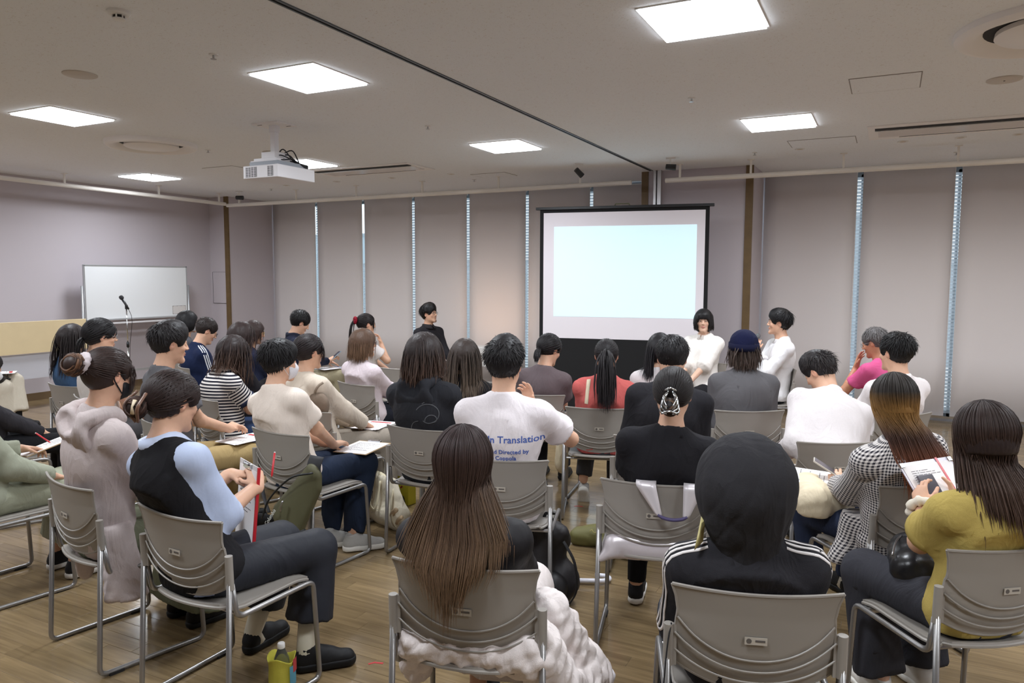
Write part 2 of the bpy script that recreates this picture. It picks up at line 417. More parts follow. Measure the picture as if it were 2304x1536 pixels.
MB().lathe([(.026,-.022),(.026,-.036)], 20).build('sensor_gap', gap_dark, t)
MB().lathe([(.03,-.036),(.03,-.042),(.02,-.046),(.001,-.046)], 20).build('cap', white_plastic, t, True, sharp=30)
for k in range(6):
    a = k*math.pi/3; MB().box((.028*math.cos(a),.028*math.sin(a),-.029), (.006,.006,.016)).build('fin', white_plastic, t)
spr = [(-3.68,3.28,'nearest ceiling sprinkler at the upper left'),(-3.69,5.62,'ceiling sprinkler left of the track, before the middle light'),(-1.37,5.62,'ceiling sprinkler right of the ceiling track'),(-6.46,5.65,'ceiling sprinkler left of the projector'),(-1.34,8.30,'ceiling sprinkler before the screen pier'),(.56,9.2,'ceiling sprinkler before the right blinds'),(-8.6,6.6,'ceiling sprinkler near the far left light'),(-8.4,8.5,'ceiling sprinkler near the left corner'),(-5.1,8.9,'ceiling sprinkler above the left blinds')]
for x, y, lab in spr:
    t = empty('sprinkler', (x,y,ZC), 0, lab, 'sprinkler')
    MB().lathe([(.028,0),(.026,-.005),(.012,-.006)], 16).build('rosette', white_plastic, t)
    MB().lathe([(.007,-.005),(.007,-.025),(.018,-.027),(.018,-.029),(.001,-.03)], 12).build('head', steel, t)
for k, (x, y, lab) in enumerate([(-7.9,8.29,'first small downlight before the left blinds'),(-6.95,8.27,'second small downlight before the left blinds'),(-6.02,8.29,'third small downlight before the left blinds'),(-5.1,8.30,'fourth small downlight before the left blinds'),
        (-.89,8.28,'first small downlight before the right blinds'),(.05,8.26,'second small downlight before the right blinds'),(.53,8.26,'third small downlight before the right blinds'),(.99,8.31,'fourth small downlight before the right blinds')]):
    t = empty('downlight', (x,y,ZC), 0, lab, 'downlight', 'recessed downlights')
    MB().lathe([(.05,0),(.05,-.004),(.038,-.006),(.034,0)], 20).build('ring', white_plastic, t, True)
    ld = bpy.data.lights.new('downlight_lamp', 'SPOT'); ld.energy = 14; ld.color = (1.0,.93,.86); ld.spot_size = math.radians(150); ld.spot_blend = .9; ld.shadow_soft_size = .04; lo_ = bpy.data.objects.new('downlight_lamp', ld); link(lo_, t); lo_.location = (0,0,-.012)
    MB().lathe([(.033,-.001),(.012,-.004)], 16).build('reflector', mat('gold_reflector', (224,200,170), .25, metal=.9), t)
def spot(x, y, rz, tilt, lab):
    t = empty('ceiling_spotlight', (x,y,ZC), rz, lab, 'spotlight')
    MB().box((0,0,-.006), (.10,.035,.012)).build('base_plate', white_plastic, t)
    MB().tube([(0,0,-.01),(0,0,-.075)], .007, 8).build('stem', white_plastic, t)
    c, s_ = math.cos(tilt), math.sin(tilt)
    MB().tube([(-.05*c,0,-.10+.05*s_),(.06*c,0,-.10-.06*s_)], [.030,.034], 14).build('lamp_head', dark_metal, t, True, sharp=40)
spot(-9.10,8.53,R(20),.05,'small black spotlight by the left corner post'); spot(-3.30,8.21,R(50),.7,'small black tilted spotlight left of the ceiling track'); spot(-2.23,8.26,R(10),.1,'small black spotlight right of the ceiling track')
def hatch(x0,x1,y0,y1,lab):
    o = MB().box(((x0+x1)/2,(y0+y1)/2,ZC-.002), (x1-x0-.008,y1-y0-.008,.004)).build('ceiling_hatch', ceil_m); tag(o, lab, 'hatch')
    MB().box((x0,(y0+y1)/2,ZC-.001),(.006,y1-y0,.004)).box((x1,(y0+y1)/2,ZC-.001),(.006,y1-y0,.004)).box(((x0+x1)/2,y0,ZC-.001),(x1-x0,.006,.004)).box(((x0+x1)/2,y1,ZC-.001),(x1-x0,.006,.004)).build('joint', mat('hatch_joint', (150,142,138), .6, metal=.3), o)
hatch(-.305,.125,5.56,6.0,'square ceiling access hatch at the right, below the large light')
hatch(-.95,-.35,7.75,8.15,'square ceiling access hatch behind the right light panel')
hatch(-7.6,-7.1,6.55,7.0,'square ceiling access hatch at the far left')
hatch(-4.9,-4.4,8.45,8.8,'square ceiling access hatch before the left blinds')
def aircon(x0,x1,y0,y1,lab):
    t = empty('air_conditioner', ((x0+x1)/2,(y0+y1)/2,ZC), 0, lab, 'air conditioner'); w, d = x1-x0, y1-y0
    MB().box((0,0,-.005), (w,d,.010)).build('fascia', panel_white, t, bevel=.003)
    MB().box((0,-d*.30,-.011), (w*.93,.075,.003)).build('slot', gap_dark, t)
    MB().box((0,-d*.22,-.016), (w*.93,.035,.006), [[1,0,0],[0,.9,-.43],[0,.43,.9]]).build('vane', white_plastic, t)
    MB().box((0,.05,-.012), (w*.9,d*.45,.005)).build('intake_panel', mat('glossy_panel', (222,214,210), .22), t, bevel=.002)
    MB().box((0,d*.36,-.0115), (w*.7,.008,.003)).build('rear_slot', gap_dark, t)
aircon(-.24,1.45,7.32,8.0,'long slot ceiling air conditioner at the right')
aircon(-6.6,-5.05,7.25,7.85,'long slot ceiling air conditioner behind the projector')

# picture rails hung from the ceiling
def rail(pts, hang, lab):
    t = empty('picture_rail', pts[0], 0, lab, 'rail'); p0 = np.array(pts[0])
    MB().tube([np.array(p)-p0 for p in pts], .028, 12).build('rail_bar', white_pipe, t, True, sharp=50)
    for h in hang:
        q = np.array(h)-p0
        MB().box((q[0],q[1],q[2]+(ZC-h[2])/2), (.022,.022,ZC-h[2])).build('hanger', white_pipe, t)
        MB().box((q[0],q[1],ZC-h[2]-.003+q[2]), (.07,.05,.006)).build('ceiling_plate', white_pipe, t)
zr = 2.83
rail([(-9.62,.5,zr+.05),(-9.62,8.72,zr+.02)], [(-9.62,yy,zr+.04) for yy in (3.2,4.7,6.1,7.5)]+[(-9.62,8.6,zr+.02)], 'white picture rail hung along the left wall')
rail([(-9.62,8.76,zr),(-2.84,8.76,zr)], [(x,8.76,zr) for x in (-9.35,-8.15,-7.0,-5.85,-4.65,-3.5)], 'white picture rail hung before the left window bay')
rail([(-2.42,8.76,zr),(6.0,8.76,zr)], [(x,8.76,zr) for x in (-2.25,-1.45,-.5,.55,1.5)], 'white picture rail hung before the right window bay')
# ------------------------------------------------------------------ the grey stacking chair (origin: floor below the seat centre, faces +Y)
shell_m = mat('chair_plastic', (154,148,141), .42, bump=.06, bscale=1500)
frame_m = mat('chair_steel_paint', (160,158,157), .32, metal=.75)
foot_m = mat('chair_foot', (36,36,38), .6)
def back_hw(z):
    t = np.array([.47,.50,.55,.60,.655,.67,.72,.765,.80]); w = np.array([.222,.228,.232,.230,.226,.222,.217,.224,.236])
    return np.interp(z, t, w)
def back_y(u, z):
    yc = np.interp(z, [.47,.55,.65,.72,.80], [-.205,-.222,-.232,-.240,-.252])
    return yc + .035*u*u
def make_chair_meshes():
    out = {}
    nu, nv = 25, 26; G = np.zeros((nv, nu, 3))
    for j, s in enumerate(np.linspace(0,1,nv)):
        for i, u in enumerate(np.linspace(-1,1,nu)):
            zb = .485 + .07*abs(u)**2.4            # smiling lower edge
            zt = .80 - .006*(1-u*u)
            z = zb + (zt-zb)*s
            yb = back_y(u, z)
            for (d0, dz) in ((.035,.0),(.07,.0),(.105,0)):   # three steps near the lower edge
                arc = .485 + d0 + .105*abs(u)**2.2*(.6+d0*4)
                if z < arc: yb += .0045
            G[j,i] = (u*back_hw(z), yb, z)
    mb = MB().grid(G, .006)
    for d0 in (.035,.07,.105):
        P = []
        for u in np.linspace(-1,1,27):
            z = .485 + d0 + .105*abs(u)**2.2*(.6+d0*4)
            P.append((u*back_hw(z)*.995, back_y(u,z)-.001, z))
        mb.tube(P, .0032, 6)
    # rounded rim
    rim = [G[-1,i]+[0,.003,0] for i in range(nu)]; mb.tube(rim, .0055, 6)
    mb.tube([G[0,i]+[0,.003,0] for i in range(nu)], .0052, 6)
    for i in (0,-1): mb.tube([G[j,i]+[0,.003,0] for j in range(nv)], .005, 6)
    for s in (-1,1):    # sleeves that take the posts
        mb.tube([(s*.243,-.192,.545),(s*.243,-.196,.672)], .0145, 12)
        mb.box((s*.229,-.190,.607), (.020,.012,.124))
    out['back_shell'] = (mb, shell_m, True, 35)
    mb = MB(); G = np.zeros((17,15,3))
    for j, s in enumerate(np.linspace(0,1,17)):
        for i, u in enumerate(np.linspace(-1,1,15)):
            y = -.215 + .435*s
            hw = .215*min(1, .80+.9*s) if s < .25 else .215 + .004*math.sin(s*3)
            z = .448 - .016*(1-u*u)*math.sin(math.pi*min(1,s*1.05)) - .02*max(0,s-.82)**1.5*10 + .012*max(0,.15-s)/.15
            G[j,i] = (u*hw, y - .03*(u*u)*(1 if s < .2 else 0)*0 + (.03*(abs(u)**2) if s < .12 else 0), z)
    mb.grid(G[::-1], .009); ed = np.concatenate([G[:,0], G[-1,1:], G[::-1,-1][1:], G[0,::-1][1:-1]])
    mb.tube(ed-[0,0,.004], .0065, 6, closed=True)
    out['seat_shell'] = (mb, shell_m, True, 35)
    for s in (-1,1):
        mb = MB()
        P = rounded([(s*.243,-.192,.66),(s*.250,-.225,.012),(s*.262,.235,.012),(s*.252,.215,.432),(s*.243,-.165,.428),(s*.243,-.185,.56)], .035, 6)
        mb.tube(P, .0105, 10)
        out['side_frame' + ('' if s < 0 else '_b')] = (mb, frame_m, True, None)
    mb = MB().tube([(-.246,.17,.424),(.246,.17,.424)], .009, 8).box((-.20,.185,.418), (.07,.03,.018)).box((.20,.185,.418), (.07,.03,.018)).tube([(-.243,-.13,.424),(.243,-.13,.424)], .009, 8)
    out['seat_bracket'] = (mb, frame_m, True, 40)
    k = 0
    for s in (-1,1):
        for yy in (-.16,.17): out['foot_pad' + '_'*k] = (MB().box((s*.256, yy, .006), (.02,.06,.012)), foot_m, False, None); k += 1
    z = .655
    mb = MB().box((-.002, back_y(0,z)-.0045, z), (.062,.001,.022)); out['sticker'] = (mb, mat('sticker_paper', (188,180,168), .6), False, None)
    mb = MB().lathe([(.0075,0),(.0075,.0006)], 16, (-.021, back_y(0,z)-.005, z), (0,-1,0)).box((.010, back_y(0,z)-.0054, z+.001), (.027,.0008,.006))
    out['sticker_print'] = (mb, mat('sticker_ink', (98,92,88), .6), False, None)
    r = {}
    for k, (mb, m, sm, sh) in out.items():
        me = mb.mesh(k.replace('side_frame_b','side_frame').rstrip('_'), sm); me.materials.append(m)
        if sh: me.set_sharp_from_angle(angle=R(sh))
        r[k] = me
    return r
CHAIR = make_chair_meshes()
def chair(x, y, h, label, print_=True):
    t = empty('stacking_chair', (x,y,0), R(h), label, 'chair', 'grey plastic stacking chairs')
    for k, me in CHAIR.items():
        if k == 'sticker_print': continue
        o = bpy.data.objects.new(k.replace('side_frame_b','side_frame').rstrip('_'), me); link(o, t)
        if k == 'sticker' and print_:
            link(bpy.data.objects.new('sticker_print', CHAIR['sticker_print']), o)
    return t
# ------------------------------------------------------------------ human builder: signed distance fields polygonised with OpenVDB
def nrm(v): v = np.asarray(v, float); return v/(np.linalg.norm(v)+1e-12)
ADB, ADC = .16, .03      # mesh adaptivity of bodies and clothes
class Field:
    BIG = .07
    def __init__(s, lo, hi, v):
        s.v = v; s.lo = np.asarray(lo, float)
        s.dim = np.ceil((np.asarray(hi, float)-s.lo)/v).astype(int)+1
        s.a = np.full(s.dim, s.BIG, np.float32)
    def blk(s, lo, hi):
        i0 = np.clip(np.floor((np.asarray(lo)-s.lo)/s.v).astype(int), 0, s.dim); i1 = np.clip(np.ceil((np.asarray(hi)-s.lo)/s.v).astype(int)+1, 0, s.dim)
        if np.any(i1 <= i0): return None
        ax = [(s.lo[k]+np.arange(i0[k],i1[k])*s.v).astype(np.float32) for k in range(3)]
        return tuple(slice(i0[k],i1[k]) for k in range(3)), ax[0][:,None,None], ax[1][None,:,None], ax[2][None,None,:]
    def put(s, sl, d, k, mode):
        A = s.a[sl]
        if mode == 'sub':
            d = -d
            h = np.maximum(k-np.abs(A-d), 0)/max(k,1e-6); s.a[sl] = np.maximum(A,d) + h*h*k*.25
        else:
            h = np.maximum(k-np.abs(A-d), 0)/max(k,1e-6); s.a[sl] = np.minimum(A,d) - h*h*k*.25
    def cone(s, a, b, ra, rb, k=.02, mode='add', flat=(0,0), sq=None):
        a = np.asarray(a,float); b = np.asarray(b,float); m = max(ra,rb)+k+s.v*2
        B = s.blk(np.minimum(a,b)-m, np.maximum(a,b)+m)
        if B is None: return s
        sl, X, Y, Z = B; ab = b-a; L = np.linalg.norm(ab)+1e-9
        x, y, z = X-a[0], Y-a[1], Z-a[2]
        pr = (x*ab[0]+y*ab[1]+z*ab[2])/(L*L); t = np.clip(pr,0,1)
        dx, dy, dz = x-t*ab[0], y-t*ab[1], z-t*ab[2]
        if sq is not None:
            n, f = sq; n = nrm(n); q = dx*n[0]+dy*n[1]+dz*n[2]; q2 = q*(f-1)
            dx, dy, dz = dx+q2*n[0], dy+q2*n[1], dz+q2*n[2]
        d = np.sqrt(dx*dx+dy*dy+dz*dz)-(ra+(rb-ra)*t)
        if flat[0]: d = np.maximum(d, -pr*L)
        if flat[1]: d = np.maximum(d, (pr-1)*L)
        s.put(sl, d.astype(np.float32), k, mode); return s
    def ell(s, c, Rm, r, k=.02, mode='add'):
        c = np.asarray(c,float); r = np.asarray(r,float); Rm = np.eye(3) if Rm is None else np.asarray(Rm)
        ext = np.sqrt((Rm**2)@(r**2)); m = k+s.v*2
        B = s.blk(c-ext-m, c+ext+m)
        if B is None: return s
        sl, X, Y, Z = B; x, y, z = X-c[0], Y-c[1], Z-c[2]
        q = [x*Rm[0,i]+y*Rm[1,i]+z*Rm[2,i] for i in range(3)]
        k0 = np.sqrt(sum((q[i]/r[i])**2 for i in range(3))); k1 = np.sqrt(sum((q[i]/r[i]**2)**2 for i in range(3)))
        d = k0*(k0-1)/np.maximum(k1,1e-6)
        s.put(sl, d.astype(np.float32), k, mode); return s
    def cut(s, p, n):     # keep the side opposite to n
        p = np.asarray(p,float); n = nrm(n)
        X = (s.lo[0]+np.arange(s.dim[0])*s.v)[:,None,None]; Y = (s.lo[1]+np.arange(s.dim[1])*s.v)[None,:,None]; Z = (s.lo[2]+np.arange(s.dim[2])*s.v)[None,None,:]
        s.a = np.maximum(s.a, ((X-p[0])*n[0]+(Y-p[1])*n[1]+(Z-p[2])*n[2]).astype(np.float32)); return s
    def press(s, back=True, seat=False, gap=.019):
        """cloth flattened against the chair back and seat"""
        X = (s.lo[0]+np.arange(s.dim[0])*s.v)[:,None,None]; Y = (s.lo[1]+np.arange(s.dim[1])*s.v)[None,:,None]; Z = (s.lo[2]+np.arange(s.dim[2])*s.v)[None,None,:]
        if back:
            z = Z[0,0]; yc = np.interp(z, [.47,.55,.65,.72,.80,.86,1.1], [-.205,-.222,-.232,-.240,-.252,-.285,-.60])
            u = np.clip(X/.235,-1.3,1.3)
            s.a = np.maximum(s.a, (yc[None,None,:]+.035*u*u+gap-Y).astype(np.float32))
        if seat:
            m = np.where((Y > -.30)&(Y < .20), .449-Z, -1); s.a = np.maximum(s.a, np.broadcast_to(m, s.a.shape).astype(np.float32))
        return s
    def poly(s, adapt=0.0):
        a = np.clip(s.a, -s.BIG, s.BIG)
        for ax in range(3):
            i = [slice(None)]*3; i[ax] = 0; a[tuple(i)] = s.BIG; i[ax] = -1; a[tuple(i)] = s.BIG
        g = vdb.FloatGrid(s.BIG); g.copyFromArray(a, tolerance=0.0)
        V, T, Q = g.convertToPolygons(isovalue=0.0, adaptivity=adapt)
        return np.asarray(V, np.float64)*s.v + s.lo, np.asarray(T)[:, ::-1] if len(T) else None, np.asarray(Q)[:, ::-1] if len(Q) else None
def vnormals(V, T, Q):
    N = np.zeros_like(V)
    for F in (T, Q):
        if F is None: continue
        n = np.cross(V[F[:,2]]-V[F[:,0]], V[F[:,-1]]-V[F[:,1]]) if F.shape[1] == 4 else np.cross(V[F[:,1]]-V[F[:,0]], V[F[:,2]]-V[F[:,0]])
        for i in range(F.shape[1]): np.add.at(N, F[:,i], n)
    return N/(np.linalg.norm(N,axis=1)[:,None]+1e-12)
def folds(V, seed, amp, sc=1.0, stretch=(1,1,1)):
    r = np.random.default_rng(seed); P = V*np.asarray(stretch)*sc
    w = np.zeros_like(P)
    for i in range(3):
        k = r.normal(size=(3,3))*7; ph = r.random(3)*6.28
        w += .035*np.sin(P@k+ph)
    P = P+w; o = np.zeros(len(P))
    for i in range(5):
        k = nrm(r.normal(size=3)*[1,1,.8])*r.uniform(18,46); o += (1-np.abs(np.sin(P@k+r.random()*6.28)))**2*r.uniform(.5,1)
    return amp*(o/5*2.2-1)
def rotm(yaw, pitch, roll=0):
    cy, sy = math.cos(yaw), math.sin(yaw); cp, sp = math.cos(pitch), math.sin(pitch); cr, sr = math.cos(roll), math.sin(roll)
    Rz = np.array([[cy,-sy,0],[sy,cy,0],[0,0,1]]); Rx = np.array([[1,0,0],[0,cp,sp],[0,-sp,cp]]); Ry = np.array([[cr,0,sr],[0,1,0],[-sr,0,cr]])
    return Rz@Rx@Ry          # pitch > 0 looks down
def ik(S, T, l1, l2, pole):
    d = T-S; D = np.linalg.norm(d); u = d/(D+1e-9); D = min(D, (l1+l2)*.995); T = S+u*D
    a = (l1*l1-l2*l2+D*D)/(2*D); h = math.sqrt(max(l1*l1-a*a, 0)); p = np.asarray(pole,float); p = nrm(p-u*(p@u))
    return S+u*a+p*h, T
skin_m = attr_mat('skin', 'col', .5, .4, noise=.06, nscale=60, sss=.08)
cloth_m = attr_mat('cloth', 'col', .88, .2, noise=.10, nscale=260, bump=.25)
satin_m = attr_mat('cloth_smooth', 'col', .6, .3, noise=.04, nscale=120, bump=.1)
hair_m = attr_mat('hair', 'col', .50, .32, noise=.22, nscale=140)
def crease(m, st=.55, sc=7.0):
    nt, N, L, b = nodes(m); tc = N.new('ShaderNodeTexCoord'); mp = N.new('ShaderNodeMapping'); mp.inputs['Rotation'].default_value = (.5,.3,.6); mp.inputs['Scale'].default_value = (1.0,1.0,.45)
    n = N.new('ShaderNodeTexNoise'); n.inputs['Scale'].default_value = sc; n.inputs['Detail'].default_value = 3; n.inputs['Distortion'].default_value = 1.1
    r1 = N.new('ShaderNodeMath'); r1.operation = 'SUBTRACT'; r1.inputs[1].default_value = .5; r2 = N.new('ShaderNodeMath'); r2.operation = 'ABSOLUTE'
    bp = N.new('ShaderNodeBump'); bp.inputs['Strength'].default_value = st; bp.inputs['Distance'].default_value = .045; bp.invert = True
    L.new(tc.outputs['Object'], mp.inputs['Vector']); L.new(mp.outputs['Vector'], n.inputs['Vector']); L.new(n.outputs['Fac'], r1.inputs[0]); L.new(r1.outputs[0], r2.inputs[0]); L.new(r2.outputs[0], bp.inputs['Height'])
    if b.inputs['Normal'].is_linked: L.new(b.inputs['Normal'].links[0].from_socket, bp.inputs['Normal'])
    L.new(bp.outputs['Normal'], b.inputs['Normal']); return m
crease(cloth_m, .42); crease(satin_m, .25, 4.5)
def cloth_obj(F, name, rgb, parent, seed=0, amp=.004, fsc=1.0, m=None, pat=None, adapt=None, stretch=(1,1,1)):
    V, T, Q = F.poly(ADC if adapt is None else adapt)
    if len(V) == 0: return None, None
    if amp: V = V + vnormals(V,T,Q)*folds(V, seed, amp, fsc, stretch)[:,None]
    c = np.tile(s2l(rgb), (len(V),1)) if pat is None else pat(V)
    me = fast_mesh(name, V, T, Q, True, c); me.materials.append(m or cloth_m)
    o = bpy.data.objects.new(name, me); link(o, parent)
    return o, (V, T, Q)
def bvh_of(g): return BVHTree.FromPolygons(g[0].tolist(), ([] if g[1] is None else g[1].tolist())+([] if g[2] is None else g[2].tolist()))
def head_field(F, c, Rh, s=1.0, ears=True, fem=False):
    P = lambda *p: c + Rh@(np.array(p)*s)
    E = lambda p, r, k, mode='add': F.ell(P(*p), Rh, np.array(r)*s, k*s, mode)
    E((0,-.014,.028), (.074,.094,.086), .02)
    E((0,.030,-.028), (.060,.058,.078), .03)
    for q in (-1,1):
        F.cone(P(q*.050,-.002,-.045), P(q*.016,.070,-.098), .017*s, .015*s, .03*s)
        E((q*.040,.066,-.022), (.020,.014,.018), .02)         # cheek
        E((q*.031,.084,.008), (.017,.014,.011), .008, 'sub')  # eye socket
        F.cone(P(q*.012,.090,.024), P(q*.046,.070,.025), .006*s, .004*s, .014*s)   # brow
        E((q*.031,.076,.007), (.0145,.012,.010), .004)        # lid over the eyeball
        if ears:
            E((q*.077,-.010,.0), (.010,.020,.031), .006); E((q*.086,-.004,.004), (.006,.010,.017), .004, 'sub')
    E((0,.076,-.098), (.017,.014,.013), .02)                  # chin
    F.cone(P(0,.087,.018), P(0,.1065,-.022), .0068*s, .0088*s, .012*s)
    for q in (-1,1): E((q*.010,.097,-.025), (.0075,.009,.007), .006)
    E((0,.0885,-.051), (.020,.008,.0050), .006); E((0,.0870,-.0615), (.017,.009,.0058), .006)
    E((0,.0955,-.0563), (.020,.005,.0013), .002, 'sub')
def hand_field(F, W, d, n, side, curl=.5, s=1.0, spread=1.0, thumb=.6, point=False):
    d = nrm(d); n = nrm(np.asarray(n)-d*(np.asarray(n)@d)); th = -np.cross(n,d)*side
    Rm = np.array([th,d,n]).T
    F.ell(W+d*.050*s, Rm, np.array([.039,.055,.016])*s, .012*s)
    F.cone(W-d*.02*s, W+d*.03*s, .024*s, .026*s, .02*s, sq=(n,1.35))
    for i, (o, L) in enumerate(((.030,.073),(.010,.081),(-.010,.075),(-.029,.059))):
        p = W + d*(.090-.006*abs(i-1))*s + th*o*s
        F.cone(W+d*.045*s+th*o*.8*s, p, .011*s, .010*s, .008*s)
        ang = curl*(.55+.10*i) if not (point and i == 0) else .15
        dd = nrm(d + th*o*2.2*spread)
        rr = .0088
        for j, f in enumerate((.44,.32,.24)):
            a = ang*(1 if j else .8); dd = nrm(dd*math.cos(a)+np.cross(th,dd)*0+n*math.sin(a)*1.0) if j == 0 else nrm(dd*math.cos(a) + nrm(n*(dd@d) - d*(dd@n))*math.sin(a))
            q = p+dd*L*f*s; F.cone(p, q, rr*s, (rr-.0008)*s, .0035*s); p = q; rr -= .0008
    p = W+d*.022*s+th*.028*s+n*.006*s; q = p+nrm(d*.65+th*(.8*thumb+.15)+n*.35)*.045*s; F.cone(W+d*.012*s+th*.012*s, p, .016*s, .014*s, .012*s); F.cone(p, q, .0125*s, .0105*s, .008*s)
    F.cone(q, q+nrm(d*.9+th*.2+n*.4)*.034*s, .0100*s, .0078*s, .004*s)

# --------------------------------------------------------------- hair
def strands(roots, d0, n, step, grav, coll, length, wob=.0, seed=0, drag=None, plane=None, inertia=.62, pull=None):
    """vectorised strand tracing; returns (N, n, 3)"""
    r = np.random.default_rng(seed); p = roots.copy(); d = d0/np.linalg.norm(d0,axis=1)[:,None]; out = [p.copy()]
    st = (length/(n-1))[:,None]
    for i in range(n-1):
        g = grav if drag is None else grav+drag*(i/(n-1))
        d = d*inertia + np.asarray(g)*(1-inertia) + r.normal(size=p.shape)*wob
        if pull is not None: d[:,0] += np.clip((pull[0]-p[:,0])*pull[1],-.5,.5)*(p[:,2] < pull[2])
        d /= np.linalg.norm(d,axis=1)[:,None]+1e-9
        q = p+d*st
        for _ in range(2):
            for cf in coll: q = cf(q)
        if plane is not None: q = plane(q)
        d = q-p; d /= np.linalg.norm(d,axis=1)[:,None]+1e-9
        p = q; out.append(p.copy())
    return np.stack(out, 1)
def strand_mesh(S, w0, w1, centre, col0, col1, seed=0, thick=.4, gpow=1.3, jit=.18, colf=None, tip=.25):
    """flattened three-sided tapering tubes"""
    N, n, _ = S.shape; r = np.random.default_rng(seed)
    T = np.gradient(S, axis=1); T /= np.linalg.norm(T,axis=2)[...,None]+1e-9
    out = S-centre; out[...,2] *= .3; out -= T*np.sum(out*T,2)[...,None]; out /= np.linalg.norm(out,axis=2)[...,None]+1e-9
    B = np.cross(T, out); t = np.linspace(0,1,n)
    w = (w0+(w1-w0)*t)*np.where(t > 1-tip, np.maximum((1-t)/tip, .12), 1)*np.where(t < .06, .5, 1)
    w = w[None,:,None]*r.uniform(.7,1.3,(N,1,1))
    V = np.stack([S+B*w, S-B*w, S+out*w*thick*1.6], 2).reshape(-1,3)
    i = (np.arange(N)[:,None]*n+np.arange(n-1)[None,:]).ravel()*3
    Q = np.concatenate([np.stack([i+a, i+b, i+b+3, i+a+3],1) for a, b in ((0,2),(2,1),(1,0))])
    c0 = np.array(s2l(col0)); c1 = np.array(s2l(col1))
    if colf is None: C = c0+(c1-c0)*(t**gpow)[None,:,None]
    else: C = colf(S)
    C = np.broadcast_to(C*r.uniform(1-jit,1+jit,(N,1,1)), (N,n,3))
    return V, Q, np.repeat(C.reshape(-1,3), 3, axis=0)
def ell_push(c, Rm, r):
    c = np.asarray(c); r = np.asarray(r)
    def f(q):
        l = ((q-c)@Rm)/r; k = np.linalg.norm(l,axis=1); m = k < 1
        l[m] /= k[m][:,None]+1e-9; return np.where(m[:,None], c+(l*r)@Rm.T, q)
    return f
def cap_push(a, b, rad):
    a = np.asarray(a,float); ab = np.asarray(b,float)-a
    def f(q):
        t = np.clip(((q-a)@ab)/(ab@ab),0,1)[:,None]; v = q-(a+t*ab); k = np.linalg.norm(v,axis=1)[:,None]
        return np.where(k < rad, a+t*ab+v/(k+1e-9)*rad, q)
    return f
def fib(n):
    i = np.arange(n)+.5; ph = np.arccos(1-2*i/n); th = math.pi*(1+5**.5)*i
    return np.stack([np.cos(th)*np.sin(ph), np.sin(th)*np.sin(ph), np.cos(ph)],1)

